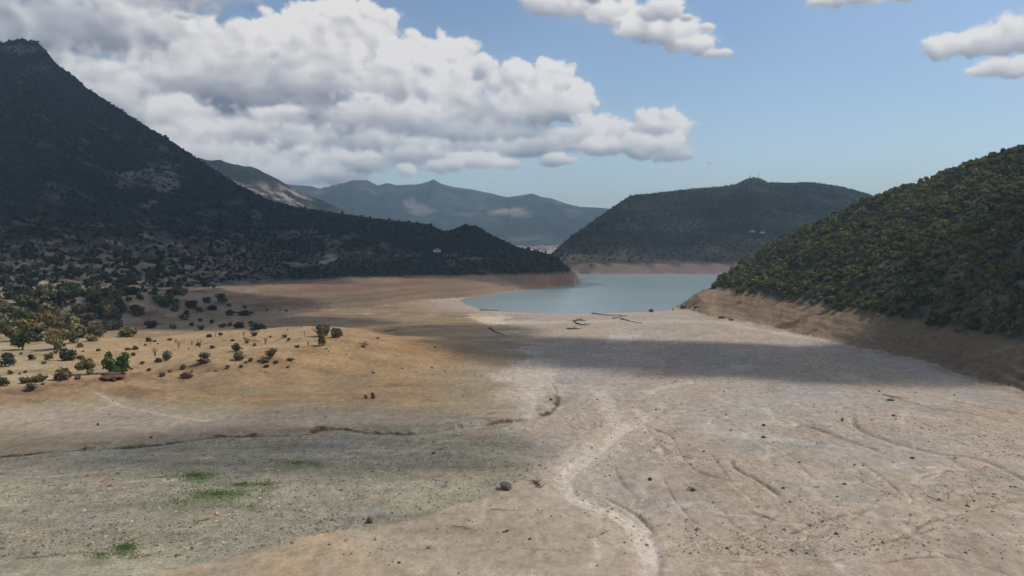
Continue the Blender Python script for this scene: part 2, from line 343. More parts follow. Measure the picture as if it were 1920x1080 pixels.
TERR_FRONT = [(-300, 770), (0, 735), (80, 722), (150, 712), (250, 700), (330, 684), (430, 684), (480, 678), (560, 662), (620, 655), (650, 640)]
TERR = [tuple(float(q) for q in unproj(px, py, 7)) for px, py in TERR_FRONT + [(640, 625), (600, 617), (540, 613.5), (450, 617), (350, 624), (280, 630), (200, 634), (100, 620), (0, 590), (-300, 560)]]
MOUND = unproj(700, 650, 4)
CUT = smooth_line([unproj(px, py, 1.5) for px, py in [(-150, 880), (0, 866), (100, 856), (200, 850), (300, 843), (400, 829), (483, 825), (567, 823), (600, 813), (640, 811), (690, 818), (773, 820), (827, 814), (857, 808), (907, 804), (940, 798), (990, 792), (1033, 778), (1045, 760), (1040, 730), (1015, 700), (1000, 670)]], 4)
def wl(P, z=1.2): return smooth_line([unproj(px, py, z) for px, py in P], 4)
FURROWS = [  # (points, width m, depth m, darkness)
    (wl([(1600, 780), (1608, 810), (1680, 840), (1763, 860), (1830, 870), (1900, 900), (1960, 940)]), .8, .5, .5),
    (wl([(1480, 800), (1533, 813), (1590, 835), (1630, 848), (1657, 863)]), .7, .5, .6),
    (wl([(1370, 867), (1380, 887), (1420, 910), (1453, 933), (1473, 947)]), .55, .45, .7),
    (wl([(1307, 890), (1333, 902), (1397, 917)]), .5, .4, .5),
    (wl([(1596, 737), (1663, 748), (1747, 770), (1830, 783), (1920, 806)]), .9, .4, .4),
    (wl([(1770, 753), (1846, 770), (1930, 784)]), .9, .4, .4),
    (wl([(1467, 1023), (1520, 997), (1570, 980), (1630, 967), (1673, 962)]), .6, .4, .45),
    (wl([(1640, 1032), (1697, 1020), (1730, 995), (1780, 980), (1863, 960), (1930, 945)]), .6, .4, .5),
    (wl([(1717, 910), (1757, 898), (1803, 893)]), .5, .35, .5),
    (wl([(1400, 970), (1432, 982), (1452, 990)]), .45, .35, .7),
    (wl([(1640, 1075), (1720, 1062), (1800, 1060)]), .5, .35, .4),
    (wl([(0, 1066), (60, 1062), (160, 1050), (213, 1040), (260, 1020), (300, 1010), (380, 990), (440, 968)]), .5, .45, .7),
    (wl([(247, 1065), (300, 1050), (350, 1038), (400, 1022)]), .45, .4, .6),
    (wl([(57, 940), (133, 937), (187, 931), (280, 922), (340, 911), (420, 905), (500, 903)]), .5, .4, .55),
    (wl([(0, 1003), (60, 990), (130, 977)]), .45, .35, .5),
    (wl([(190, 912), (240, 910), (300, 905), (360, 898)]), .4, .35, .4),
    (wl([(-20, 1012), (40, 1000), (100, 985)]), .4, .3, .3),
    (wl([(60, 1045), (120, 1030), (180, 1010), (230, 995)]), .4, .3, .3),
    (wl([(880, 1050), (960, 1046), (1060, 1050), (1100, 1058)]), .25, .2, .4),
    (wl([(1210, 802), (1240, 815), (1270, 832)]), .6, .3, .5),
    (wl([(1130, 945), (1170, 965), (1200, 985), (1230, 1020)]), .5, .35, .4),
    (wl([(330, 842), (380, 838), (440, 838), (520, 836), (600, 832)]), .35, .3, .9),
    (wl([(640, 838), (690, 840), (740, 845), (790, 842), (830, 836)]), .4, .3, .8),
    (wl([(345, 838), (400, 832), (450, 836)]), .3, .2, .8),
    (wl([(-60, 876), (20, 872), (90, 868), (160, 858)]), .4, .3, .8),
    (wl([(690, 829), (740, 832), (780, 836)]), .4, .3, .8),
    (wl([(0, 769), (60, 762), (130, 753)]), .4, .3, .7),
    (wl([(640, 755), (700, 750), (760, 748)]), .5, .2, .3),
    (wl([(1000, 800), (1060, 796), (1080, 790)]), .3, .2, .5),
    (wl([(320, 640), (380, 636), (440, 634), (490, 646)]), 1.0, .4, .3),
    (wl([(20, 752), (70, 745), (130, 742)]), .9, .5, .4),
    (wl([(795, 793), (840, 790), (880, 787), (940, 780)]), 1.0, .5, .5),
]
_fan = np.random.default_rng(88)
for _px, _py, _dx, _dy, _bend in [(1210, 800, 90, 70, 20), (1250, 820, 110, 100, 25), (1290, 790, 150, 60, -20), (1330, 850, 120, 110, 30), (1380, 830, 160, 90, -25), (1450, 760, 190, 70, -20), (1420, 900, 130, 90, 25), (1500, 850, 200, 100, -30), (1240, 900, 90, 110, 20),
                                   (1550, 760, 220, 60, -15), (1600, 900, 200, 60, 20), (1350, 960, 110, 80, 20), (1480, 960, -120, 70, 15), (1650, 950, -160, 80, 15), (1700, 820, 180, 60, -15), (1150, 880, 60, 90, 15), (1280, 740, 140, 30, -8), (1760, 1000, -200, 50, 10), (1180, 690, 120, 20, 5), (1500, 720, 180, 26, -8)]:
    FURROWS.append((wl([(_px + _dx * q + _fan.normal() * 4, _py + _dy * q + _bend * math.sin(q * 3.1) + _fan.normal() * 2) for q in np.linspace(0, 1, 6)]), _fan.uniform(.3, .5), .15, _fan.uniform(.2, .42)))
STREAMS = [  # pale sand / dried water courses
    (wl([(1310, 721), (1262, 727), (1228, 738), (1212, 750)]), 1.6, 1.6, .55),
    (wl([(1190, 770), (1212, 786), (1238, 795)]), 1.8, 1.8, .8),
    (wl([(1215, 792), (1190, 803), (1160, 820), (1135, 842), (1105, 868), (1075, 892), (1060, 915), (1064, 938), (1090, 955), (1130, 968), (1165, 982), (1195, 1008), (1213, 1045), (1218, 1085), (1215, 1130)]), 1.9, 1.7, 1.15),
    (wl([(1125, 735), (1138, 760), (1150, 785), (1172, 806)]), 2.4, 3.2, .7),
    (wl([(1165, 812), (1140, 836), (1112, 862), (1085, 885)]), 4.5, 3.0, .5),
    (wl([(1250, 760), (1232, 775), (1214, 792)]), 1.6, 2.0, .5),
    (wl([(1245, 790), (1290, 786), (1330, 790)]), 1.2, .8, .35),
    (wl([(1110, 835), (1080, 860), (1062, 890), (1050, 915)]), 2.5, 2.0, .4),
    (wl([(1030, 700), (1020, 730), (1000, 760), (985, 790)]), 4, 3, .4),
    (wl([(1560, 925), (1490, 890), (1440, 850), (1400, 800)]), 1.4, .8, .3),
    (wl([(1920, 900), (1800, 870), (1690, 850), (1600, 815), (1540, 800)]), 1.2, .8, .35),
    (wl([(1145, 965), (1185, 985), (1212, 1015), (1222, 1060), (1215, 1100)]), 1.5, 1.8, .7),
    (wl([(1340, 745), (1350, 752), (1378, 763)]), 1.2, .8, .8),
    (wl([(1432, 768), (1445, 780), (1450, 792), (1470, 800)]), 1.3, .8, .7),
    (wl([(1680, 785), (1702, 783), (1690, 795), (1700, 803)]), 1.2, .8, .6),
    (wl([(180, 758), (260, 775), (330, 788), (400, 798)]), 1.0, 1.0, .5),
    (wl([(0, 903), (100, 905), (200, 893), (290, 877), (400, 868), (520, 860), (640, 866), (760, 858), (800, 843), (860, 832)]), .9, .9, .4),
    (wl([(1520, 965), (1700, 950), (1830, 930), (1930, 915)]), .9, .9, .25),
]

def floor_height(Xw, Yw, R, A):
    z = 0.5 + 0.0045 * np.clip(600 - Yw, 0, 700)
    z = z + 0.35 * fbm(Xw / 60, Yw / 60, 3, 40) + 0.16 * fbm(Xw / 9, Yw / 14, 3, 41)
    near = (R < 460)
    # tiny relief of rills
    z = z + np.where(near, 0.10 * fbm(Xw / 2.2, Yw / 3.5, 3, 42), 0)
    # beyond the lake and to the sides the land rises
    z = z + sstep(-30, -260, Xw) * sstep(430, 700, Yw) * 3.0
    # terrace on the left
    sd = poly_sd(Xw, Yw, TERR) + 5 * fbm(Xw / 26, Yw / 26, 3, 43)
    z = z + 5.0 * sstep(-34, 4, sd) * (1 + 0.12 * fbm(Xw / 30, Yw / 30, 2, 44)) + 0.35 * sstep(-1.2, .6, sd)
    # orange mound right of it
    dm = np.hypot((Xw - MOUND[0] + 10) / 62, (Yw - MOUND[1]) / 60) + 0.16 * fbm(Xw / 30, Yw / 30, 3, 45)
    z = z + 3.6 * sstep(1.25, 0.15, dm)
    # cut bank
    d, f, side = seg_dist(Xw, Yw, CUT)
    dn = d + 1.3 * fbm(Xw / 3.5, Yw / 3.5, 3, 46) + 1.6 * fbm(Xw / 12, Yw / 12, 3, 47)
    fade = sstep(0.0, 0.12, f) * sstep(.95, 0.62, f) * (0.25 + 0.75 * sstep(-.2, .25, fbm(Xw / 13, Yw / 13, 3, 48)))
    step = np.where(side > 0, sstep(-.4, 1.0, dn), 0.0) * 1.0 * np.exp(-d / 20) * fade
    z = z + step
    for P, wd, dp, dk in FURROWS:
        x0, y0 = P.min(0) - 6; x1, y1 = P.max(0) + 6
        m = (Xw > x0) & (Xw < x1) & (Yw > y0) & (Yw < y1)
        if not m.any(): continue
        dd, ff, _ = seg_dist(Xw[m], Yw[m], P)
        dd = dd + .35 * fbm(Xw[m] / 2, Yw[m] / 2, 3, 49)
        z[m] -= dp * np.exp(-(dd / wd) ** 2) * sstep(0, .12, ff) * sstep(1, .85, ff)
    for P, w0, w1, st in STREAMS:
        x0, y0 = P.min(0) - 8; x1, y1 = P.max(0) + 8
        m = (Xw > x0) & (Xw < x1) & (Yw > y0) & (Yw < y1)
        if not m.any(): continue
        dd, ff, _ = seg_dist(Xw[m], Yw[m], P); wd = w0 + (w1 - w0) * ff
        z[m] -= 0.22 * st * sstep(wd * 1.3, wd * .6, dd)
    # braided shallow scars
    n = fbm(Xw / 38 + 0.8 * fbm(Xw / 60, Yw / 60, 2, 60), Yw / 26 + 0.8 * fbm(Xw / 60, Yw / 60, 2, 61), 3, 62)
    z = z - np.where(near & (Xw > 26), 0.16 * np.exp(-(n / 0.018) ** 2), 0)
    # lake bed
    sdl = poly_sd(Xw, Yw, LAKE) + 1.5 * fbm(Xw / 18, Yw / 18, 3, 63)
    shore = np.clip(-sdl, 0, 60)
    z = np.where(sdl > 0, -0.25 - 0.12 * sdl, np.minimum(z, 0.05 + 0.035 * shore + 0.3 * sstep(6, 40, shore)) if False else z)
    z = np.where(sdl <= 0, z * sstep(0, 45, shore) + (0.06 + 0.012 * shore) * (1 - sstep(0, 45, shore)), z)
    z = np.where(Yw > 1250, 4 + 12 * sstep(1300, 2000, Yw), z)
    return z, sd, dm, dn, fade, sdl

def terrain(Xw, Yw):
    R = np.hypot(Xw, Yw); A = np.arctan2(Xw, Yw)
    zf, sd, dm, dn, fade, sdl = floor_height(Xw, Yw, R, A)
    wob = 0.12
    big = ridged(Xw / 420 + 3, Yw / 420, 5, 70) - 0.62
    big = big + 0.35 * fbm(Xw / 90, Yw / 90, 4, 71)
    zs = [zf]; ss = []
    for k in ORDER[1:]:
        h = HILLS[k]
        sc = 2.6 if k == 'range' else 1.0
        n = big if sc == 1 else (ridged(Xw / 900, Yw / 900, 5, 72) - 0.6)
        if k == 'right': n = fbm(Xw / 70, Yw / 70, 4, 73)
        Rw = R
        if k == 'right': Rw = R + 8 * fbm(Xw / 42, Yw / 42, 3, 180) + 3.5 * fbm(Xw / 13, Yw / 13, 3, 181)
        if k == 'left': Rw = R + sstep(0, -200, Xw) * (14 * fbm(Xw / 60, Yw / 60, 3, 182) + 4 * fbm(Xw / 15, Yw / 15, 3, 183))
        z, s2 = hill_height(h, A, Rw, Xw, Yw, n)
        if k == 'right':
            bk = sstep(.3, 3, z) * sstep(17, 12, z); er = ridged(Xw / 17, Yw / 17, 4, 76); z = z + bk * (1.7 * (er - .62) + 1.2 * fbm(Xw / 40, Yw / 40, 2, 77) - .35 * np.sin(z * 2.6 + 1.5 * fbm(Xw / 30, Yw / 30, 2, 78)))
        if k in ('left', 'right'): z = z + np.where(z < 15, (0.5 if k == 'right' else 0.5 * sstep(-40, -160, Xw)) * fbm(Xw / 16, Yw / 16, 4, 74) * sstep(0, 3, z), 0) + np.where(z >= 15, 1.5 * fbm(Xw / 30, Yw / 30, 3, 75), 0) * sstep(15, 20, z)
        zs.append(z); ss.append(s2)
    Z = np.stack(zs); reg = Z.argmax(0); z = Z.max(0)
    return z, reg, (sd, dm, dn, fade, sdl, np.stack([ss[0]] + ss))

def polar_grid():
    az = list(np.linspace(-0.60, 0.60, 1010))
    side = list(0.60 + (math.pi - 0.60) * (np.linspace(0, 1, 90)[1:]) ** 1.25)
    az = [-s for s in side[::-1]] + az + side
    r = [0.5, 15, 35, 60, 80, 95, 105]; q = 108.0
    while q < 9300:
        r.append(q); q += min(q * q / 62000.0, 0.0075 * q)
    r.append(9500)
    return np.array(az), np.array(r)
AZ, RR = polar_grid()
GA, GR = np.meshgrid(AZ, RR)
GX, GY = GR * np.sin(GA), GR * np.cos(GA)
GZ, GREG, EX = terrain(GX.ravel(), GY.ravel())
GZ = GZ.reshape(GX.shape); GREG = GREG.reshape(GX.shape)

def height(x, y):
    x = np.asarray(x, float); y = np.asarray(y, float)
    a = np.arctan2(x, y); r = np.hypot(x, y)
    i = np.clip(np.searchsorted(AZ, a) - 1, 0, len(AZ) - 2); j = np.clip(np.searchsorted(RR, r) - 1, 0, len(RR) - 2)
    u = (a - AZ[i]) / (AZ[i + 1] - AZ[i]); v = np.clip((r - RR[j]) / (RR[j + 1] - RR[j]), 0, 1)
    return (GZ[j, i] * (1 - u) + GZ[j, i + 1] * u) * (1 - v) + (GZ[j + 1, i] * (1 - u) + GZ[j + 1, i + 1] * u) * v
_rs = np.concatenate([np.arange(100, 700, 0.5), np.arange(700, 9000, 4.0)])
def hit(px, py, rmin=0):
    """where the sight line of a pixel first meets the terrain"""
    a, y, dz = px_dir(px, py); hyp = math.hypot(a, y)
    t = _rs[_rs > rmin] / hyp
    z = height(a * t, y * t); line = CAM_Z + dz * t
    k = np.argmax(line <= z)
    if line[k] > z[k]: return None
    return float(a * t[k]), float(y * t[k]), float(z[k])

# ------------------------------------------------------------------ ground colours (albedo) per vertex
def C(*c): return np.array(c, float)
def terrain_colors():
    x, y, z, reg = GX.ravel(), GY.ravel(), GZ.ravel(), GREG.ravel()
    sd, dm, dn, fade, sdl, s2 = EX
    px, py = project(x, y, z)
    px = np.clip(px, -4000, 6000); py = np.clip(py, 0, 3000)
    n1 = fbm(x / 45, y / 45, 4, 100); n2 = fbm(x / 12, y / 18, 4, 101); n3 = fbm(x / 3, y / 5, 3, 102); n4 = fbm(x / 120, y / 120, 3, 103)
    def mix(a, b, t): t = np.clip(t, 0, 1)[:, None]; return a * (1 - t) + b * t
    N = len(x)
    mud = C(.365, .295, .225); pale = C(.50, .445, .39); greyg = C(.255, .235, .17); orange = C(.25, .165, .088); sand = C(.375, .265, .145)
    tan = C(.39, .265, .14); brown = C(.15, .095, .06); ring = C(.215, .155, .115); ringred = C(.22, .125, .085); olive = C(.22, .18, .09)
    c = np.tile(mud, (N, 1))
    c = mix(c, C(.34, .30, .26), 0.5 + 1.6 * n4); c = mix(c, C(.42, .33, .25), (0.9 * n1)); c = mix(c, C(.33, .315, .285), -1.1 * n1)
    grav = 0.35 + 0.8 * n1 + 0.6 * n2
    # left gravel bed below the cut bank
    L = sstep(30, -60, px - 1000 + 120 * n1) * sstep(-6, 6, py - (805 + 0.05 * (500 - px)) + 25 * n1)
    c = mix(c, greyg, L * .9); c = mix(c, C(.30, .28, .20), L * (0.6 * n2 + .2)); grav = grav * (1 - L) + L * (0.75 + 0.3 * n2)
    c = mix(c, C(.24, .23, .175), L * sstep(1000, 600, px) * np.exp(-((py - 875) / 26) ** 2) * .6)
    rt = sstep(960, 1080, px + 60 * n1)
    xs, ys = x - .30 * y + 9 * n1, y + .3 * x
    s1 = fbm(x / 22 + .5 * n1, y / 6 + .5 * n1, 5, 140) * (1 - rt) + rt * fbm(xs / 5.5, ys / 30, 4, 144) * .8; s2_ = fbm(x / 7, y / 4, 4, 141) * (1 - rt) + rt * .5 * fbm(xs / 2.2, ys / 9, 4, 145)
    fl = (reg == 0) * sstep(560, 420, np.hypot(x, y))
    c = mix(c, c * np.array([.74, .73, .72]), fl * sstep(.05, .45, s1) * (.8 - .3 * rt)); c = mix(c, c * np.array([1.22, 1.2, 1.16]), fl * sstep(.08, .45, -s1) * (.8 - .3 * rt)); c = mix(c, c * .78, fl * sstep(.1, .5, s2_) * .7)
    c = mix(c, C(.42, .29, .19), fl * sstep(.22, .5, fbm(x / 18, y / 12, 4, 142)) * .35); c = mix(c, C(.27, .27, .235), fl * sstep(.2, .5, fbm(x / 26, y / 16, 4, 143)) * .6)
    # sand tongue in the near middle
    T = poly_sd(px + 14 * n2, py + 9 * n2, [(835, 955), (900, 935), (945, 918), (990, 900), (1030, 912), (1060, 945), (1150, 985), (1195, 1030), (1190, 1100), (0, 1140), (300, 1075), (560, 1010), (700, 990)])
    Tm = sstep(-4, 5, T); c = mix(c, C(.37, .30, .225), Tm * .85); grav = grav * (1 - .85 * Tm)
    c = mix(c, C(.40, .30, .185), Tm * sstep(900, 500, px) * (0.55 + n2)); 
    # tan slope above the cut bank
    S = sstep(1030, 900, px + 130 * n1 + 70 * n2) * sstep(4, -8, py - (822 + 0.07 * (400 - px)))
    c = mix(c, C(.275, .22, .14), S); grav = grav * (1 - S * .55)
    c = mix(c, C(.33, .27, .215), S * np.exp(-((py - 790 + 30 * n1) / 22) ** 2) * .9)
    O = S * sstep(-6, -22, py - 772 + 34 * n1) * sstep(880, 760, px + 60 * n2)
    c = mix(c, orange, O * (0.75 + .6 * n1)); c = mix(c, tan, O * (0.2 + 1.0 * n2)); c = mix(c, C(.19, .12, .065), O * sstep(.05, .45, fbm(x / 26, y / 12, 5, 156)) * .7); c = mix(c, C(.22, .19, .115), O * sstep(.1, .45, fbm(x / 34, y / 20, 4, 157)) * .7)
    # the terrace top
    t = sstep(-1.5, 3, sd); c = mix(c, sand, t); c = mix(c, tan, t * (0.3 + 1.6 * n2)); c = mix(c, C(.30, .19, .105), t * sstep(.0, .5, fbm(x / 14, y / 22, 4, 132)) * .6); c = mix(c, C(.17, .11, .06), t * sstep(.28, .5, fbm(x / 4, y / 7, 4, 133)) * .7); grav = grav * (1 - t * .9)
    c = mix(c, C(.40, .31, .19), t * sstep(200, 60, px)); c = mix(c, olive, t * sstep(250, 60, px) * (0.1 + 1.6 * n2)); 
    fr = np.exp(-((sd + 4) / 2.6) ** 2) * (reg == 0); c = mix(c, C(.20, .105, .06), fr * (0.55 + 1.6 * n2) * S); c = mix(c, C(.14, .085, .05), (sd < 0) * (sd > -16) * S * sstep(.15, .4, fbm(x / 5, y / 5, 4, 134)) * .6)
    # behind the terrace
    B = sstep(640, 600, py) * sstep(930, 860, px + 90 * n1) * (1 - t) * (reg == 0)
    c = mix(c, C(.27, .20, .125), B); c = mix(c, orange, B * sstep(500, 620, px) * (.45 + 1.5 * n1)); c = mix(c, C(.36, .28, .185), B * (1.5 * n2)); c = mix(c, C(.16, .12, .085), B * sstep(.05, .4, fbm(x / 60, y / 12, 4, 131)) * .8); c = mix(c, olive, B * sstep(560, 300, px) * (.4 + n1))
    # orange mound
    M = sstep(1.3, .7, dm) * (1 - t) * (reg == 0) * sstep(1000, 900, px); c = mix(c, C(.30, .19, .095), M * .8); c = mix(c, tan, M * (.3 + 1.2 * n2)); c = mix(c, C(.28, .155, .075), M * (1.6 * n1)); grav *= 1 - M
    # flow streaks parallel to the valley
    st = fbm(x / 40 + .35 * n1, y / 9, 3, 110) * np.where(px > 1000, .5, 1); c = mix(c, c * 0.80, .8 * sstep(.1, .5, st)); c = mix(c, c * 1.16, .8 * sstep(.1, .5, -st))
    # pale silt by the lake and the bright spit end
    sh = sstep(60, 0, -sdl) * (sdl <= 0) * (reg == 0); c = mix(c, C(.40, .325, .27), sh * .8); c = mix(c, C(.24, .195, .165), (sdl > -2.2) * 1.0 * (reg == 0))
    k = poly_sd(px + 30 * n2 + 16 * n3, py + 8 * n2 + 3 * n3, [(868, 590), (955, 592), (960, 598), (925, 612), (900, 604)]); c = mix(c, C(.62, .50, .36), sstep(-5, 6, k) * .75)
    k = poly_sd(px + 60 * n2 + 20 * n3, py + 30 * n1 + 14 * n2, [(1000, 660), (1030, 690), (1050, 730), (1030, 760), (990, 760), (930, 735), (960, 690)]); c = mix(c, C(.52, .44, .36), sstep(-20, 22, k) * .65)
    k = poly_sd(px + 8 * n2, py + 2 * n2, [(1145, 628), (1200, 626), (1180, 644), (1135, 642)]); c = mix(c, C(.46, .42, .38), sstep(-4, 2, k) * .6)
    e = np.exp(-((py - (604 + 5 * n1 + np.clip(px - 1340, 0, 600) * .17)) / 3.0) ** 2) * (px > 930) * (reg == 0); c = mix(c, C(.52, .43, .34), e * .6)
    # cut bank face: brown soil, with its shade painted into the near-black line
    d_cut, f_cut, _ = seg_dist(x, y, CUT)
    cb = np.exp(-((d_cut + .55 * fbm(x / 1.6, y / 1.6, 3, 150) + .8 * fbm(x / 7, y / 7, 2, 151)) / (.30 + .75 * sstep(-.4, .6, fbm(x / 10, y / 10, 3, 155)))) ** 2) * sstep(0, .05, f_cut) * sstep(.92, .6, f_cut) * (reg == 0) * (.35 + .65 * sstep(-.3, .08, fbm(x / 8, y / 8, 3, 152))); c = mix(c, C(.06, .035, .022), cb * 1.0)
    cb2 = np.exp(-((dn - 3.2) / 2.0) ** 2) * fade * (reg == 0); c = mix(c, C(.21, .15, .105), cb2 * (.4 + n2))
    # slumped soil at the foot of the right bank
    R_ = np.hypot(x, y); A_ = np.arctan2(x, y); ft = HILLS['right']['foot']; gap = np.interp(A_, ft[0], ft[1], left=1e9) - R_
    sl = np.exp(-np.clip(gap, 0, 99) / (7 + 9 * sstep(-.2, .4, n1))) * (reg == 0) * (gap > -20) * sstep(-.3, .25, fbm(x / 9, y / 9, 4, 184)); c = mix(c, C(.23, .165, .10), sl * .8)
    # furrows and pale courses
    for P, wd, dp, dk in FURROWS:
        x0, y0 = P.min(0) - 6; x1, y1 = P.max(0) + 6
        m = (x > x0) & (x < x1) & (y > y0) & (y < y1)
        dd, ff, _ = seg_dist(x[m], y[m], P); dd = dd + .5 * n3[m]
        tt = 1.25 * dk * np.exp(-(dd / (wd * .6)) ** 2) * sstep(0, .15, ff) * sstep(1, .8, ff) * (.6 + .8 * sstep(-.3, .3, n2[m]))
        c[m] = mix(c[m], brown, np.minimum(tt, .9))
        c[m] = mix(c[m], c[m] * 1.2, .5 * dk * np.exp(-((dd - wd * 2) / wd) ** 2))
    for sd_, cx0, amp in ((170, 1085, .8), (171, 1150, .6), (172, 1250, .5), (173, 1400, .45), (174, 1550, .4), (175, 1700, .4)):
        cxx = cx0 + 90 * gnoise(y / 60 + sd_, y * 0 + 1.3, sd_) + (py - 760) * (.12 + .0013 * (cx0 - 1085)) + 20 * gnoise(y / 14, y * 0 + sd_, sd_)
        w_ = (3 + 5 * sstep(-.3, .5, fbm(x / 12, y / 20, 3, sd_))) * np.clip((py - 640) / 250, .4, 1.6)
        tt = amp * np.exp(-((px - cxx + 10 * n3) / w_) ** 2) * (reg == 0) * sstep(690, 740, py) * sstep(-.35, .25, fbm(x / 20, y / 28, 3, sd_ + 9))
        c = mix(c, C(.55, .47, .38), tt * .75)
    for P, w0, w1, stg in STREAMS:
        x0, y0 = P.min(0) - 12; x1, y1 = P.max(0) + 12
        m = (x > x0) & (x < x1) & (y > y0) & (y < y1)
        dd, ff, _ = seg_dist(x[m], y[m], P); wd = (w0 + (w1 - w0) * ff) * (.85 + .9 * n2[m] + .5 * n3[m])
        tt = stg * sstep(wd * 1.5, wd * .5, dd + .8 * n3[m]) * sstep(0, .08, ff)
        tt = tt * (.75 + .6 * fbm(x[m] / 1.3, y[m] / 1.3, 3, 153)); c[m] = mix(c[m], C(.58, .51, .43), np.clip(tt, 0, 1) * .85); grav[m] = np.maximum(grav[m] * (1 - tt), tt * .5)
        c[m] = mix(c[m], C(.47, .38, .29), .35 * stg * np.exp(-(dd / 5) ** 2) * (1 - tt))
    n = fbm(x / 38 + 0.8 * fbm(x / 60, y / 60, 2, 60), y / 26 + 0.8 * fbm(x / 60, y / 60, 2, 61), 3, 62)
    nearR = (np.hypot(x, y) < 460) & (x > 26 + 8 * n1) & (reg == 0)
    c = mix(c, brown * 1.6, .42 * nearR * np.exp(-((n + .012) / 0.012) ** 2) * sstep(-.2, .3, n1 + n2)); c = mix(c, pale, .55 * nearR * np.exp(-((n - .02) / 0.02) ** 2))
    nearR = (np.hypot(x, y) < 460) & (reg == 0); n = fbm(xs / 7 + n1, ys / 24 + n1, 2, 66); c = mix(c, c * .72, .5 * nearR * np.exp(-(n / 0.02) ** 2))
    # green film of young grass on the gravel
    G = np.zeros(N)
    for gx, gy, rx, ry, a in ((365, 897, 34, 9, .85), (400, 930, 52, 11, .9), (455, 915, 40, 7, .5), (560, 873, 45, 6, .6), (235, 1035, 26, 12, .9), (500, 915, 18, 5, .5), (190, 1052, 30, 8, .5), (330, 950, 90, 14, .25), (470, 958, 20, 5, .5), (700, 855, 40, 5, .4)):
        G = np.maximum(G, a * sstep(1.45, .35, np.hypot((px - gx) / rx, (py - gy) / ry) + .9 * n3 + .5 * n2))
    G *= (reg == 0); c = mix(c, C(.095, .13, .04), G * .85)
    # hills -----------------------------------------------------------------
    hill = reg > 0
    zz = z + 1.6 * fbm(x / 40, y / 40, 3, 120)
    zz = zz - .8 * fbm(x / 40, y / 40, 3, 120) * (x > -120); strat = fbm(zz * .7 + 5, x / 300, 3, 121)
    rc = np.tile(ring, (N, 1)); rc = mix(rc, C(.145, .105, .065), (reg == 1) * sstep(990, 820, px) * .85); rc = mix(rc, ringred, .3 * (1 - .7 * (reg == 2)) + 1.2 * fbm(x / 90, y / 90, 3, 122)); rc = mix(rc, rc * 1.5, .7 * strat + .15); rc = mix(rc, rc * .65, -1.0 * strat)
    rc = mix(rc, C(.235, .165, .095), (.75 + n2) * (reg == 2)); rc = mix(rc, C(.34, .255, .20), sstep(5, 0, z) * .5 * (reg != 1)); rc = mix(rc, C(.20, .145, .135), (reg == 3) * .9)
    rc = mix(rc, C(.10, .05, .03), (reg == 2) * sstep(.18, .42, fbm(x / 20, y / 14, 4, 125)) * .75); rc = mix(rc, C(.14, .105, .065), (reg == 2) * sstep(1450, 1700, px) * .6); rc = mix(rc, C(.33, .24, .15), (reg == 2) * sstep(.15, .45, fbm(x / 24, y / 24, 4, 162)) * .5); rc = mix(rc, C(.10, .10, .045), (reg == 2) * sstep(9, 14, z) * sstep(0, .3, fbm(x / 8, y / 8, 4, 163)) * .6)
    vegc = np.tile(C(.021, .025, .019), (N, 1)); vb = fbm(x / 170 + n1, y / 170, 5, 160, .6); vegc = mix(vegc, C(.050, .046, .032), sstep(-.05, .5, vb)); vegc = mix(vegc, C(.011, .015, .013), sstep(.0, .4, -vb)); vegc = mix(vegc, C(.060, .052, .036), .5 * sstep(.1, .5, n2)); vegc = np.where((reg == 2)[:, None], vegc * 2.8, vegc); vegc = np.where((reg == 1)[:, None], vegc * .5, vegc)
    rockn = fbm(x / 60, y / 60, 5, 123, .6); slope_rock = sstep(.24, .5, rockn) * (reg == 1) * .45
    vegc = mix(vegc, C(.23, .21, .185), slope_rock * .8)
    vegc = mix(vegc, C(.20, .18, .16), (reg == 1) * sstep(430, 500, z) * sstep(-.1, .3, rockn) * .6)
    for gx, gy, rx, ry, a in ((250, 328, 26, 9, .7), (312, 340, 22, 22, .7), (232, 345, 16, 5, .5), (285, 322, 8, 14, .6), (275, 385, 14, 6, .6), (288, 378, 8, 4, .6), (100, 370, 24, 14, .25), (85, 270, 18, 6, .3), (225, 255, 10, 6, .3), (545, 440, 40, 8, .3), (480, 405, 8, 14, .45), (420, 455, 18, 5, .55), (450, 470, 26, 4, .5), (580, 435, 24, 4, .45),
                              (625, 458, 14, 9, .55), (610, 447, 10, 8, .5), (440, 380, 16, 5, .3), (400, 400, 30, 6, .2), (690, 470, 20, 5, .3), (760, 478, 24, 4, .35), (860, 480, 24, 4, .35), (890, 485, 22, 3, .4), (845, 495, 8, 8, .35), (40, 92, 40, 9, .5), (85, 125, 16, 8, .3), (560, 495, 40, 5, .3), (350, 500, 30, 4, .3)):
        vegc = mix(vegc, C(.20, .185, .165), (reg == 1) * a * sstep(1.3, .5, np.hypot((px - gx) / rx, (py - gy) / ry) + 1.3 * fbm(x / 22, y / 22, 4, 161)))
    k = sstep(.1, .35, fbm(x / 25, y / 25, 4, 124)) * (reg == 1) * sstep(90, 30, z); vegc = mix(vegc, C(.33, .27, .20), k * .7 * sstep(700, 200, px))
    vegc = mix(vegc, C(.08, .062, .048), (reg == 3) * sstep(70, 20, z) * (.5 + 1.2 * rockn))
    vegc = mix(vegc, C(.075, .066, .045), (reg >= 3) * sstep(.0, .4, fbm(x / 130, y / 130, 5, 190)) * .8); vegc = mix(vegc, C(.13, .105, .075), (reg == 5) * sstep(.15, .5, fbm(x / 300, y / 300, 5, 191)) * .7)
    vegc = mix(vegc, C(.20, .18, .15), (reg == 3) * sstep(.3, .5, rockn) * .5)
    midrock = (reg == 4) * sstep(-.1, .25, rockn) * sstep(270, 215, z) * sstep(600, 555, px) ; vegc = mix(vegc, C(.42, .36, .31), midrock)
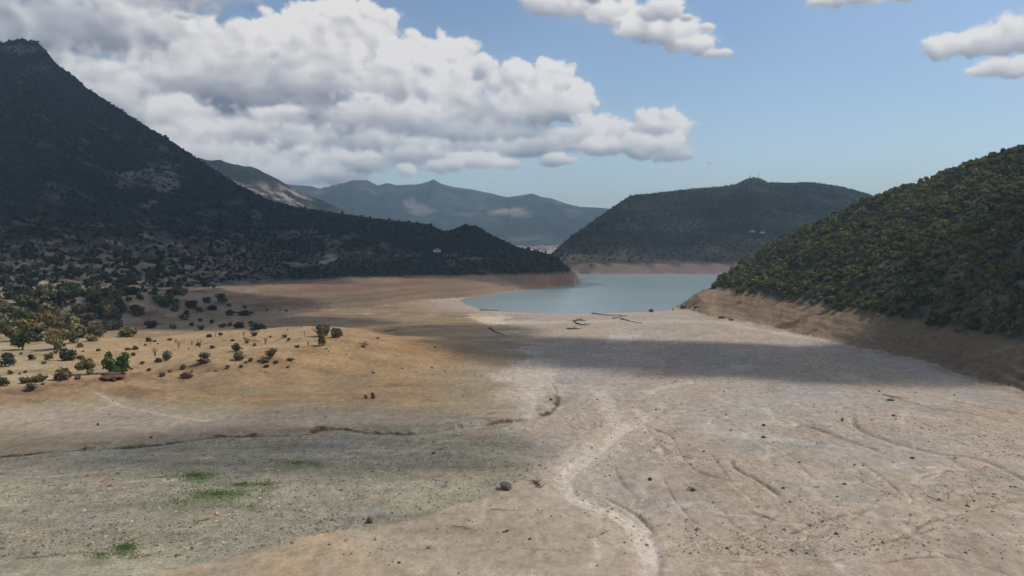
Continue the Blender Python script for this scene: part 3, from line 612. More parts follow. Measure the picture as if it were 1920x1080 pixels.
    for gx, gy, rx, ry, a in ((790, 392, 26, 14, .7), (955, 397, 40, 8, 1.0), (975, 402, 26, 6, .8), (880, 402, 26, 5, .3), (1075, 400, 18, 8, .25), (770, 380, 14, 8, .6)):
        vegc = mix(vegc, C(.42, .32, .26), (reg == 5) * a * sstep(1.2, .5, np.hypot((px - gx) / rx, (py - gy) / ry) + .8 * fbm(x / 160, y / 160, 4, 126)))
    vline = sstep(13.2, 15.0, z + 1.3 * fbm(x / 12, y / 12, 3, 127))
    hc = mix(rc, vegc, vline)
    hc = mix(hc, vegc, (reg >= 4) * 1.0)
    # the left valley floor keeps dry soil between its trees
    k = (reg == 1) * sstep(600, 250, px) * sstep(60, 18, z) * sstep(-.35, .15, n2); hc = mix(hc, C(.36, .285, .20), k * .8)
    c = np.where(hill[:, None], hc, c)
    far_plain = (reg == 0) & (y > 1250); c[far_plain] = mix(C(.16, .15, .10), C(.36, .34, .30), .5 + 2 * fbm(x / 220, y / 220, 4, 128))[far_plain]
    grav = np.where(hill, .15 * (1 - vline), grav)
    return np.clip(c, .01, .8), np.clip(grav, 0, 1), np.where(hill, vline, 0), G
TC, TG, TV, TGR = terrain_colors()

# ------------------------------------------------------------------
def new_mat(name):
    m = bpy.data.materials.new(name); m.use_nodes = True; return m, NT(m.node_tree)
def principled(t, col, rough=0.9, spec=0.2):
    p = t.n('ShaderNodeBsdfPrincipled'); t.val(p.inputs['Base Color'], col); t.val(p.inputs['Roughness'], rough)
    p.inputs['Specular IOR Level'].default_value = spec; return p
def out(t, sh):
    o = t.n('ShaderNodeOutputMaterial'); t.link(sh, o.inputs['Surface'])

def terrain_material():
    m, t = new_mat('dry_lake_bed_soil')
    geo = t.n('ShaderNodeNewGeometry'); pos = geo.outputs['Position']
    col = t.n('ShaderNodeAttribute', _attribute_name='Col').outputs['Color']
    sepg = t.n('ShaderNodeAttribute', _attribute_name='Mask'); sp = t.n('ShaderNodeSeparateColor'); t.link(sepg.outputs['Color'], sp.inputs[0])
    grav, veg = sp.outputs[0], sp.outputs[1]
    mpg = t.n('ShaderNodeMapping'); mpg.inputs['Scale'].default_value = (1, .6, 1); t.link(pos, mpg.inputs[0]); nA = t.noise(mpg.outputs[0], 0.55, 9, .72); nB = t.noise(pos, 1.9, 5, .7); nC = t.noise(pos, .045, 6, .6)
    v1 = t.rng(nA, .3, .7, .68, 1.30); v3 = t.rng(nC, .3, .7, .9, 1.1)
    sc = t.math('ADD', t.math('MULTIPLY', t.math('SUBTRACT', nB, .5), t.math('ADD', .5, t.math('MULTIPLY', grav, 1.9))), 1.0)
    f = t.math('MULTIPLY', t.math('MULTIPLY', v1, v3), sc)
    # single dark pebbles and light stones in the gravel
    vor = t.n('ShaderNodeTexVoronoi'); t.link(pos, vor.inputs['Vector']); vor.inputs['Scale'].default_value = 1.3
    sepc = t.n('ShaderNodeSeparateColor'); t.link(vor.outputs['Color'], sepc.inputs[0])
    spot = t.math('MULTIPLY', t.rng(vor.outputs['Distance'], .32, .18), grav)
    dk = t.math('MULTIPLY', spot, t.rng(sepc.outputs[0], .62, .75)); lt = t.math('MULTIPLY', spot, t.rng(sepc.outputs[1], .7, .85))
    f = t.math('MULTIPLY', f, t.math('SUBTRACT', 1.0, t.math('MULTIPLY', dk, .38))); f = t.math('MULTIPLY', f, t.math('ADD', 1.0, t.math('MULTIPLY', lt, .3)))
    nV = t.noise(pos, .11, 7, .68); fv = t.rng(nV, .35, .65, .55, 1.5)
    f = t.math('ADD', t.math('MULTIPLY', f, t.math('SUBTRACT', 1.0, veg)), t.math('MULTIPLY', fv, veg))
    cmbn = t.n('ShaderNodeCombineXYZ')
    for i in range(3): t.link(f, cmbn.inputs[i])
    colf = t.mixc(1.0, col, cmbn.outputs[0], 'MULTIPLY')
    p = principled(t, colf, .95, .12)
    b = t.n('ShaderNodeBump'); b.inputs['Strength'].default_value = .4; b.inputs['Distance'].default_value = .4
    hsum = t.math('ADD', t.math('MULTIPLY', nA, .8), t.math('MULTIPLY', t.math('MULTIPLY', nB, .35), t.math('ADD', .3, grav)))
    hsum = t.math('ADD', hsum, t.math('MULTIPLY', t.math('MULTIPLY', nV, 14.0), veg))
    t.link(hsum, b.inputs['Height']); t.link(b.outputs[0], p.inputs['Normal']); out(t, p.outputs[0]); return m
M_TERR = terrain_material()

def foliage_material(name, hue_var=.022, bright=1.0):
    m, t = new_mat(name)
    col = t.n('ShaderNodeAttribute', _attribute_name='Col').outputs['Color']
    oi = t.n('ShaderNodeObjectInfo'); h = t.n('ShaderNodeHueSaturation')
    t.link(t.rng(oi.outputs['Random'], 0, 1, .5 - hue_var, .5 + hue_var * .6), h.inputs['Hue'])
    r2 = t.math('FRACT', t.math('MULTIPLY', oi.outputs['Random'], 7.31)); t.link(t.rng(r2, 0, 1, .72 * bright, 1.35 * bright), h.inputs['Value'])
    t.link(col, h.inputs['Color'])
    d = principled(t, h.outputs[0], .75, .25); tr = t.n('ShaderNodeBsdfTranslucent'); t.link(h.outputs[0], tr.inputs[0])
    mx = t.n('ShaderNodeMixShader'); mx.inputs[0].default_value = .25; t.link(d.outputs[0], mx.inputs[1]); t.link(tr.outputs[0], mx.inputs[2]); out(t, mx.outputs[0]); return m
M_LEAF = foliage_material('leaves')
def simple(name, c, rough=.85, nscale=2.0, amt=.35, spec=.2, bump=.3):
    m, t = new_mat(name); tcn = t.n('ShaderNodeTexCoord'); n = t.noise(tcn.outputs['Object'], nscale, 6, .65)
    f = t.rng(n, .25, .75, 1 - amt, 1 + amt); cm = t.n('ShaderNodeCombineXYZ')
    for i in range(3): t.link(f, cm.inputs[i])
    p = principled(t, t.mixc(1.0, tuple(c) + (1,), cm.outputs[0], 'MULTIPLY'), rough, spec)
    if bump:
        b = t.n('ShaderNodeBump'); b.inputs['Strength'].default_value = bump; b.inputs['Distance'].default_value = .1; t.link(n, b.inputs['Height']); t.link(b.outputs[0], p.inputs['Normal'])
    out(t, p.outputs[0]); return m
M_BARK = simple('bark', (.10, .075, .05)); M_DRY = simple('dry_twigs', (.19, .125, .065)); M_WOOD = simple('bleached_wood', (.12, .085, .06), nscale=1.2)
M_ROCK = simple('dark_stone', (.11, .085, .07), nscale=.9, amt=.5, bump=.6); M_RED = simple('red_soil_clod', (.13, .07, .045), nscale=.7, amt=.5, bump=.6)
M_PEB = simple('pebbles', (.30, .26, .22), nscale=.5, amt=.6); M_PALE = simple('pale_stone', (.42, .38, .34), nscale=1.0)
M_WALL = simple('white_render', (.55, .53, .50), nscale=.3, amt=.1); M_ROOF = simple('roof_tiles', (.27, .17, .13), nscale=.5, amt=.3); M_STEEL = simple('galvanised_steel', (.32, .33, .34), rough=.5, amt=.15); M_WINDOW = simple('window_dark', (.04, .05, .06), rough=.2, amt=.1, spec=.5)

# ------------------------------------------------------------------ mesh building
def mesh_from(name, verts, faces, mats, cols=None, mask=None, mat_idx=None, smooth=False):
    me = bpy.data.meshes.new(name)
    verts = np.asarray(verts, np.float32); faces = np.asarray(faces, np.int32)
    k = faces.shape[1]
    me.vertices.add(len(verts)); me.vertices.foreach_set('co', verts.ravel())
    me.loops.add(faces.size); me.loops.foreach_set('vertex_index', faces.ravel())
    me.polygons.add(len(faces)); me.polygons.foreach_set('loop_start', np.arange(0, faces.size, k, dtype=np.int32))
    me.polygons.foreach_set('loop_total', np.full(len(faces), k, np.int32))
    me.polygons.foreach_set('use_smooth', np.full(len(faces), smooth))
    for m in mats: me.materials.append(m)
    if mat_idx is not None: me.polygons.foreach_set('material_index', np.asarray(mat_idx, np.int32))
    for nm, c in (('Col', cols), ('Mask', mask)):
        if c is not None:
            at = me.color_attributes.new(nm, 'FLOAT_COLOR', 'POINT'); a = np.ones((len(verts), 4), np.float32); a[:, :3] = c
            at.data.foreach_set('color', a.ravel())
    me.update(calc_edges=True); return me
def link(name, me, parent=None, loc=None, label=None, cat=None, group=None, kind=None):
    o = bpy.data.objects.new(name, me); COL.objects.link(o)
    if parent is not None: o.parent = parent
    if loc is not None: o.location = loc
    for k, v in (('label', label), ('category', cat), ('group', group), ('kind', kind)):
        if v: o[k] = v
    return o

# terrain objects, one per landform
nr, na = GX.shape
idx = np.arange(nr * na).reshape(nr, na)
quads = np.stack([idx[:-1, :-1], idx[:-1, 1:], idx[1:, 1:], idx[1:, :-1]], -1).reshape(-1, 4)[:, ::-1]
regq = GREG[:-1, :-1].ravel()
V = np.stack([GX.ravel(), GY.ravel(), GZ.ravel()], -1)
MASK = np.stack([TG, TV, np.zeros(len(TG))], -1)
LAND = [('ground', 'dried pale mud and gravel bed of the shrunken reservoir', 'lake bed'), ('mountain', 'tall dark mountain falling to a low spit on the left', 'mountain'),
        ('hillside', 'bushy green hillside above a bare brown bank on the right', 'hill'), ('far_hill', 'blue green hill closing the far end of the lake', 'hill'),
        ('distant_ridge', 'hazy ridge with a pale rocky foot behind the left mountain', 'mountain'), ('mountain_range', 'pale blue jagged mountain range on the horizon', 'mountain')]
for k, (nm, lb, ct) in enumerate(LAND):
    q = quads[regq == k]
    if not len(q): continue
    u, inv = np.unique(q, return_inverse=True); q = inv.reshape(q.shape)
    link(nm, mesh_from(nm, V[u], q, [M_TERR], TC[u], MASK[u], smooth=True), kind='structure', label=lb, cat=ct)

# ------------------------------------------------------------------ water
def water_material():
    m, t = new_mat('milky_turquoise_water'); geo = t.n('ShaderNodeNewGeometry'); pos = geo.outputs['Position']
    n = t.noise(pos, .012, 4, .5); c = t.mixc(t.rng(n, .35, .65), (.20, .275, .28, 1), (.225, .295, .295, 1))
    p = principled(t, c, .22, .5); p.inputs['IOR'].default_value = 1.33
    b = t.n('ShaderNodeBump'); b.inputs['Strength'].default_value = .5; b.inputs['Distance'].default_value = .25
    mp = t.n('ShaderNodeMapping'); mp.inputs['Scale'].default_value = (1, .6, 1); t.link(pos, mp.inputs[0])
    t.link(t.noise(mp.outputs[0], .5, 5, .6), b.inputs['Height']); t.link(b.outputs[0], p.inputs['Normal']); out(t, p.outputs[0]); return m
gx, gy = np.meshgrid(np.linspace(-130, 520, 14), np.linspace(505, 1290, 16))
ii = np.arange(gx.size).reshape(gx.shape)
link('water', mesh_from('water', np.stack([gx.ravel(), gy.ravel(), gx.ravel() * 0], -1), np.stack([ii[:-1, :-1], ii[:-1, 1:], ii[1:, 1:], ii[1:, :-1]], -1).reshape(-1, 4), [water_material()]), kind='structure', label='turquoise water left in the reservoir', cat='lake')

# ------------------------------------------------------------------
def crown_geo(r, lobes, per, leaf, col, seed, flat=.85, sparse=0.0):
    """leaf clumps on the shells of several lobes; r = (rx, ry, rz), centre at (0,0,rz)"""
    g = np.random.default_rng(seed); vs = []; cs = []
    for _ in range(lobes):
        th = g.uniform(0, 2 * math.pi); rad = math.sqrt(g.uniform(0, 1)) * .62
        ce = np.array([math.cos(th) * rad * r[0], math.sin(th) * rad * r[1], r[2] * (.98 + g.uniform(-.72, .62) * (1 - rad * .4))])
        lr = g.uniform(.34, .58) * min(r[0], r[2] * 1.3)
        tone = g.uniform(.65, 1.4); warm = g.uniform(-.12, .18)
        for _ in range(per):
            d = g.normal(size=3); d /= np.linalg.norm(d)
            p = ce + d * lr * g.uniform(.6, 1.08) * np.array([1, 1, flat])
            if p[2] < .04 * r[2]: p[2] = abs(p[2]) + .1 * r[2]
            n = d + g.normal(size=3) * .55; n /= np.linalg.norm(n)
            a = np.cross(n, g.normal(size=3)); a /= np.linalg.norm(a) + 1e-9; b = np.cross(n, a)
            s = leaf * g.uniform(.6, 1.4); e = s * g.uniform(.5, .9)
            vs += [p - a * s, p - b * e, p + a * s, p + b * e]
            cc = np.array(col) * tone * g.uniform(.75, 1.3) * np.array([1 + warm, 1, 1 - warm * .5]); cs += [cc] * 4
    vs = np.array(vs); f = np.arange(len(vs)).reshape(-1, 4); return vs, f, np.array(cs)
def tube_geo(pts, radii, k=6):
    pts = np.asarray(pts, float); vs = []; fs = []
    for i, p in enumerate(pts):
        d = pts[min(i + 1, len(pts) - 1)] - pts[max(i - 1, 0)]; d /= np.linalg.norm(d) + 1e-9
        a = np.cross(d, [.31, .9, .17]); a /= np.linalg.norm(a); b = np.cross(d, a)
        for j in range(k):
            t = 2 * math.pi * j / k; vs.append(p + (a * math.cos(t) + b * math.sin(t)) * radii[i])
    for i in range(len(pts) - 1):
        for j in range(k): fs.append([i * k + j, i * k + (j + 1) % k, (i + 1) * k + (j + 1) % k, (i + 1) * k + j])
    return np.array(vs), np.array(fs)
def join(geos):
    V_, F_ = [], []; n = 0
    for v, f in geos: V_.append(v); F_.append(np.asarray(f) + n); n += len(v)
    return np.vstack(V_), np.vstack(F_)
def trunk_geo(r, seed, stems=1):
    g = np.random.default_rng(seed + 99); geos = []
    for s in range(stems):
        off = g.normal(size=2) * .12 * r[0] if stems > 1 else np.zeros(2)
        h = r[2] * 1.25; b = .075 * r[0] + .02 * r[2]
        P = [np.array([off[0], off[1], -.15 * r[2]])]
        for q in (.3, .65, 1.0): P.append(np.array([off[0] * (1 + q * 3) + g.normal() * .06 * r[0], off[1] * (1 + q * 3) + g.normal() * .06 * r[0], h * q]))
        geos.append(tube_geo(P, [b, b * .8, b * .5, b * .2]))
        for l in range(4):
            st = P[1] + (P[2] - P[1]) * g.uniform(0, 1); th = g.uniform(0, 2 * math.pi)
            en = st + np.array([math.cos(th) * r[0] * .6, math.sin(th) * r[0] * .6, r[2] * g.uniform(.3, .8)])
            geos.append(tube_geo([st, (st + en) / 2 + g.normal(size=3) * .04 * r[0], en], [b * .45, b * .3, b * .1], 5))
    return join(geos)
def twigs_geo(r, seed, n=9):
    """bare stems fanning up in a V"""
    g = np.random.default_rng(seed); geos = []
    for i in range(n):
        th = g.uniform(0, 2 * math.pi); sp = g.uniform(.3, 1)
        top = np.array([math.cos(th) * r[0] * sp, math.sin(th) * r[1] * sp, 2 * r[2] * g.uniform(.7, 1)])
        mid = top * np.array([.35, .35, .5]); b = max(.05, .07 * r[0])
        geos.append(tube_geo([[0, 0, -.2], mid, top], [b, b * .8, b * .3], 4))
        for k in range(2):
            s = mid + (top - mid) * g.uniform(.1, .8); e = s + np.array([g.normal() * .3 * r[0], g.normal() * .3 * r[0], r[2] * .4]); geos.append(tube_geo([s, e], [b * .5, b * .2], 4))
    return join(geos)

KINDS = {  # leaf colour, lobes, clumps per lobe
    'olive': ((.145, .13, .05), 10, 60), 'green': ((.095, .12, .038), 9, 60), 'dark': ((.040, .052, .026), 10, 60), 'bright': ((.075, .15, .025), 10, 70),
    'brown': ((.15, .105, .055), 8, 45), 'grey': ((.13, .12, .075), 9, 50), 'yellow': ((.19, .155, .06), 9, 50), 'light': ((.10, .14, .04), 9, 60)}
_mesh_cache = {}
def plant_meshes(kind, ratio, var):
    key = (kind, ratio, var)
    if key not in _mesh_cache:
        col, lobes, per = KINDS[kind]; sd = hash_seed(key); r = (1.0, 1.0, ratio)
        v, f, c = crown_geo(r, lobes, per, .16, col, sd)
        cm = mesh_from('crown', v, f, [M_LEAF], c)
        tv, tf = trunk_geo(r, sd, 1 if ratio > .9 else 3); tm = mesh_from('trunk', tv, tf, [M_BARK], smooth=True)
        _mesh_cache[key] = (cm, tm)
    return _mesh_cache[key]
def hash_seed(k):
    s = 0
    for ch in str(k): s = (s * 131 + ord(ch)) % 1000003
    return s

def plant(px, py, wpx, hpx, kind, label, cat='shrub', group=None, name=None, rmin=0):
    h = hit(px, py, rmin)
    if h is None: return None
    x, y, z = h; k = y / F; rw = wpx * k / 2; rh = hpx * k / 2
    ratio = 1.1 if rh / rw > .95 else .7
    var = random.randrange(3)
    if name is None: name = 'tree' if cat == 'tree' else 'shrub'
    e = link(name, None, loc=(x, y, z - .04 * rh), label=label, cat=cat, group=group)
    e.rotation_euler = (0, 0, random.uniform(0, 6.28))
    sc = rw / .86; e.scale = (sc, sc, rh / ratio / 1.02)
    cm, tm = plant_meshes(kind, ratio, var)
    link('crown' if cat == 'tree' else 'foliage', cm, parent=e); link('trunk' if cat == 'tree' else 'stem', tm, parent=e)
    return e
def twig_bush(px, py, wpx, hpx, label, group=None):
    h = hit(px, py)
    if h is None: return
    x, y, z = h; k = y / F; g = twigs_geo((wpx * k / 2, wpx * k / 2, hpx * k / 2), px * 7 + py)
    link('bare_bush', mesh_from('bare_bush', g[0], g[1], [M_DRY], smooth=True), loc=(x, y, z), label=label, cat='bush', group=group)

P_ = [
    (207, 700, 28, 46, 'bright', 'bright green willow bush, left one of the pair at the terrace edge', 'shrub'),
    (232, 701, 27, 46, 'bright', 'bright green willow bush, right one of the pair at the terrace edge', 'shrub'),
    (125, 676, 29, 25, 'dark', 'dark round shrub casting a shadow on the sand left of the green pair', 'shrub'),
    (60, 676, 12, 14, 'dark', 'small dark upright shrub between the black bush and the round dark shrub', 'shrub'),
    (10, 687, 27, 30, 'dark', 'near black large bush at the left end of the terrace front', 'shrub'),
    (92, 677, 15, 20, 'brown', 'brown dry shrub just left of the round dark shrub', 'shrub'),
    (165, 702, 36, 35, 'olive', 'wide olive brown shrub directly left of the bright green pair', 'shrub'),
    (118, 712, 30, 24, 'brown', 'grey brown straggly shrub on the terrace brow below the dark round shrub', 'shrub'),
    (72, 716, 24, 19, 'olive', 'low green shrub with a yellowish top near the left edge', 'shrub'),
    (48, 719, 18, 12, 'olive', 'low flat olive shrub beside the yellowish topped one', 'shrub'),
    (58, 734, 19, 20, 'grey', 'grey small shrub lowest of all on the left slope', 'shrub'),
    (5, 724, 20, 20, 'olive', 'olive shrub cut by the left edge below the black bush', 'shrub'),
    (138, 643, 23, 26, 'grey', 'round grey green shrub right of the yellow tree', 'shrub'),
    (103, 655, 32, 50, 'yellow', 'yellow orange autumn tree behind the terrace front', 'tree'),
    (42, 656, 38, 50, 'green', 'broad olive green tree left of the yellow tree', 'tree'),
    (50, 621, 34, 56, 'green', 'tall green tree rising behind the broad olive tree', 'tree'),
    (90, 603, 40, 38, 'olive', 'brown green tree upper right of the tall green tree', 'tree'),
    (134, 618, 36, 38, 'olive', 'wide olive tree at the back of the terrace, left of a twin', 'tree'),
    (166, 617, 34, 34, 'grey', 'greyish tree at the back of the terrace, right of a twin', 'tree'),
    (242, 631, 29, 21, 'olive', 'olive shrub standing alone at the back edge of the sand', 'shrub'),
    (190, 600, 17, 32, 'dark', 'slim dark conifer like tree behind the terrace', 'tree'),
    (285, 615, 27, 16, 'dark', 'low dark shrub in the shaded hollow behind the terrace', 'shrub'),
    (172, 640, 24, 16, 'yellow', 'small dry orange shrub on the sand under the twin trees', 'shrub'),
    (20, 640, 30, 34, 'olive', 'olive shrub left of the broad green tree', 'shrub'),
    (18, 600, 36, 38, 'olive', 'yellowish olive tree at the left edge above the terrace', 'tree'),
    (442, 659, 17, 17, 'dark', 'dark round shrub top half of a stacked pair on the sand', 'shrub'),
    (448, 676, 21, 18, 'grey', 'grey green shrub just below the dark round one on the sand', 'shrub'),
    (508, 674, 21, 24, 'olive', 'round olive shrub near the right part of the terrace brow', 'shrub'),
    (380, 682, 25, 24, 'grey', 'loose grey olive shrub at the terrace brow in the middle', 'shrub'),
    (313, 677, 16, 26, 'grey', 'upright grey brown shrub right of the V shaped bare bush', 'shrub'),
    (603, 648, 13, 28, 'olive', 'tall narrow shrub at the right end of the terrace', 'shrub'),
    (606, 630, 28, 24, 'grey', 'pale grey olive bush behind the narrow shrub', 'shrub'),
    (632, 633, 22, 20, 'grey', 'faint grey bush at the far right behind the terrace', 'shrub'),
    (485, 617, 38, 14, 'dark', 'long low dark green thicket behind the terrace middle', 'thicket'),
    (460, 591, 28, 10, 'dark', 'long low dark thicket farther back on the shaded flat', 'thicket'),
    (432, 591, 17, 11, 'dark', 'round dark shrub left end of the far low thicket', 'shrub'),
    (344, 693, 12, 12, 'brown', 'small brown shrub above the red soil block', 'shrub'),
    (499, 681, 9, 8, 'olive', 'tiny shrub left under the round olive shrub', 'shrub'),
    (518, 682, 9, 7, 'olive', 'tiny shrub right under the round olive shrub', 'shrub'),
    (452, 690, 9, 7, 'brown', 'tiny reddish shrub below the grey green shrub', 'shrub'),
    (143, 557, 22, 26, 'light', 'light green tree among the dark valley trees', 'tree'),
]
for p in P_: plant(*p)
for (px, py, a, b) in [(418, 614, 14, 9), (430, 612, 9, 9), (448, 615, 20, 12), (397, 607, 9, 9), (376, 603, 9, 7), (377, 619, 13, 11), (459, 578, 7, 6), (500, 583, 6, 4), (373, 584, 14, 10), (398, 581, 17, 9), (345, 600, 18, 12), (360, 611, 10, 8), (325, 617, 14, 9), (470, 606, 8, 5), (430, 575, 10, 6), (350, 590, 10, 9), (537, 584, 5, 3)]:
    plant(px, py, a, b, 'dark' if (px + py) % 3 else 'brown', 'low dark shrub dotted over the shaded flat behind the terrace', group='shrubs on the shaded flat')
for (px, py, a, b, lb) in [(404, 633, 6, 12, 'bare upright twigs at the back of the sand, second from left'), (457, 633, 8, 13, 'leafy bare twigs at the head of the long furrow'), (498, 646, 12, 15, 'V shaped bare bush right of the long furrow'),
                           (571, 633, 5, 14, 'thin bare sapling near the right end of the sand'), (577, 651, 8, 12, 'short leaning bare sapling below the thin one'), (291, 669, 17, 19, 'V shaped bare brown bush at the left of the open sand'),
                           (335, 653, 11, 15, 'V shaped bare bush in the upper middle of the sand'), (283, 648, 7, 15, 'bare stick like bush at the upper left of the sand'), (375, 653, 14, 18, 'reddish dry bush with tall twigs in the middle of the sand'),
                           (360, 648, 9, 11, 'small dark bare bush left of the reddish dry bush'), (330, 643, 8, 8, 'tiny bare bush behind the V shaped one')]:
    twig_bush(px, py, a, b, lb)
g = np.random.default_rng(22)
for _ in range(46):
    px = g.uniform(-25, 215); py = g.uniform(566, 640) - max(0, px - 120) * .12
    plant(px, py, g.uniform(22, 40), g.uniform(20, 38), g.choice(['olive', 'green', 'grey', 'dark', 'olive', 'brown']), 'sunlit scrubby tree in the crowd at the left edge behind the terrace', 'tree', 'sunlit trees behind the terrace')
g = np.random.default_rng(23)
for _ in range(70):
    px = g.uniform(-10, 560); py = g.uniform(646, 722) - max(0, px - 200) * .08
    if px > 250 and g.uniform() < .45 and py < 668: continue
    w_ = g.uniform(5, 13); plant(px, py, w_, w_ * g.uniform(.5, .9), g.choice(['brown', 'grey', 'olive', 'brown']), 'low dry tuft of scrub dotted over the sandy terrace', 'tuft', 'dry tufts on the terrace', 'dry_tuft')
# dark trees of the shaded valley behind
g = np.random.default_rng(21); n_v = 0
for _ in range(1100):
    px = g.uniform(-30, 430); py = g.uniform(478, 605)
    lim = 600 - max(0, px - 200) * .13
    if py > lim or g.uniform() < max(0, (px - 250) / 260): continue
    if py > 575 and px < 190: continue
    h = hit(px, py)
    if h is None or n_v >= 230: continue
    s = g.uniform(.7, 1.35); wp = (3.6 * s) * F / h[1] * 1.5
    kd = g.choice(['dark', 'dark', 'dark', 'green', 'grey']) 
    plant(px, py, wp, wp * g.uniform(.75, 1.05), kd, 'dark bushy tree standing on the shaded valley slope under the mountain', 'tree', 'trees on the shaded valley slope'); n_v += 1

# woods: 300 nearest trees of the right slope as things, the rest and the left mountain's scrub as stuff
tree_tpl = {}
def low_tpl(col, seed, lobes=6, per=17, leaf=.30, ratio=.85):
    v, f, c = crown_geo((1, 1, ratio), lobes, per, leaf, col, seed); return v, f, c
HT = [low_tpl(c, 300 + i, 7, 34, .21) for i, c in enumerate([(.125, .125, .036), (.095, .105, .034), (.155, .15, .040), (.078, .090, .034), (.165, .15, .048), (.115, .10, .042)])]
HTM = []
for v, f, c in HT:
    tv, tf = trunk_geo((1, 1, .85), len(HTM) + 5)
    allv = np.vstack([v, tv]); allf = np.vstack([f, tf + len(v)]); cc = np.vstack([c, np.tile((.08, .06, .04), (len(tv), 1))])
    HTM.append(mesh_from('tree', allv, allf, [M_LEAF, M_BARK], cc, mat_idx=[0] * len(f) + [1] * len(tf)))
def scatter(n, region, x0, x1, y0, y1, zmin, zmax, seed, cell):
    """jittered points on one landform seen from the front"""
    g = np.random.default_rng(seed); x = g.uniform(x0, x1, n); y = g.uniform(y0, y1, n); z = height(x, y)
    a = np.arctan2(x, y); r = np.hypot(x, y)
    i = np.clip(np.searchsorted(AZ, a) - 1, 0, len(AZ) - 2); j = np.clip(np.searchsorted(RR, r) - 1, 0, len(RR) - 2)
    m = (GREG[j, i] == region) & (z > zmin) & (z < zmax) & (np.abs(a) < .72)
    x, y, z = x[m], y[m], z[m]
    if cell:
        key = (x // cell).astype(int) * 100003 + (y // cell).astype(int); _, u = np.unique(key, return_index=True); x, y, z = x[u], y[u], z[u]
    return x, y, z
cr = HILLS['right']['crest']
x, y, z = scatter(60000, 2, 60, 620, 200, 900, 13.0, 400, 31, 3.5)
keep = (z + 2.2 * fbm(x / 9, y / 9, 3, 5) > 14.3 - 1.2 * (np.random.default_rng(3).uniform(size=len(x)) < .3)) & (np.hypot(x, y) < np.interp(np.arctan2(x, y), cr[0], cr[1]) + 25)
x, y, z = x[keep], y[keep], z[keep]
size = np.random.default_rng(4).gamma(7, .27, len(x)).clip(.7, 3.8) * (1 + .4 * fbm(x / 30, y / 30, 2, 8))
ppx, ppy = project(x, y, z)
show = size / y * ((ppx > 0) & (ppx < 1925))
clump = fbm(x / 26, y / 26, 3, 9); which = np.clip(((clump + .55) * 5 + np.random.default_rng(5).normal(0, .9, len(x))), 0, 5.9).astype(int)
which = np.array([[3, 1, 5, 0, 2, 4][k] for k in which])
order = np.argsort(-show)
rot = np.random.default_rng(6).uniform(0, 6.28, len(x))
for k in order[:240]:
    o = link('bush', HTM[which[k]], loc=(x[k], y[k], z[k] - .25 * size[k]), label='large rounded bush in the nearer part of the overgrown slope on the right', cat='bush', group='bushes on the right slope')
    s = size[k]; o.scale = (s, s, s * 1.05); o.rotation_euler = (0, 0, rot[k])
def stuff_wood(name, tpls, xs, ys, zs, sizes, whichs, rots, label, cat):
    Vs, Fs, Cs = [], [], []; n = 0; gg = np.random.default_rng(1)
    for X, Y, Z_, s, w_, ro in zip(xs, ys, zs, sizes, whichs, rots):
        v, f, c = tpls[w_]; co, si = math.cos(ro), math.sin(ro)
        q = np.empty_like(v); q[:, 0] = (v[:, 0] * co - v[:, 1] * si) * s + X; q[:, 1] = (v[:, 0] * si + v[:, 1] * co) * s + Y; q[:, 2] = v[:, 2] * s * 1.05 + Z_ - .25 * s
        Vs.append(q.astype(np.float32)); Fs.append(f + n); Cs.append((c * gg.uniform(.7, 1.35)).astype(np.float32)); n += len(v)
    link(name, mesh_from(name, np.vstack(Vs), np.vstack(Fs), [M_LEAF], np.vstack(Cs)), kind='stuff', label=label, cat=cat)
rest = order[240:]
far_t = [low_tpl(c, 400 + i, 6, 20, .27) for i, c in enumerate([(.125, .125, .036), (.095, .105, .034), (.155, .15, .040), (.078, .090, .034), (.165, .15, .048), (.115, .10, .042)])]
stuff_wood('woodland', far_t, x[rest], y[rest], z[rest], size[rest], which[rest], rot[rest], 'dense low woodland covering the slope right of the lake', 'woodland')
# scrub on the left mountain and on the far hill
x, y, z = scatter(150000, 1, -1500, 120, 440, 2000, 14.6, 560, 32, 7.5)
rn = fbm(x / 60, y / 60, 5, 123, .6); vis = (np.abs(x / y) < .68) & ~((rn > .30) & (np.random.default_rng(8).uniform(size=len(x)) < .85))
vis &= ~((z > 70) & (np.random.default_rng(18).uniform(size=len(x)) < .5)); x, y, z = x[vis], y[vis], z[vis]; r_ = np.hypot(x, y)
sz = np.random.default_rng(9).uniform(.5, 1.0, len(x)) ** 2 * 2.2 * (.75 + r_ / 2600)
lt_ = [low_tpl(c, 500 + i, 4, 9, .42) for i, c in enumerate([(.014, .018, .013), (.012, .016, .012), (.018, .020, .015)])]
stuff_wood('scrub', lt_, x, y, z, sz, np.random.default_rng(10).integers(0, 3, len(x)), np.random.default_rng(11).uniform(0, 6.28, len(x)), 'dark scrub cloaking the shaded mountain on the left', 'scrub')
x, y, z = scatter(110000, 3, 20, 1300, 1150, 2600, 17, 400, 33, 13)
sz = np.random.default_rng(12).uniform(1.0, 2.6, len(x))
lf_ = [low_tpl(c, 520 + i, 4, 9, .42) for i, c in enumerate([(.034, .036, .026), (.028, .032, .024), (.040, .040, .028)])]
stuff_wood('far_scrub', lf_, x, y, z, sz, np.random.default_rng(13).integers(0, 3, len(x)), np.random.default_rng(14).uniform(0, 6.28, len(x)), 'thin woodland on the hill beyond the lake', 'scrub')

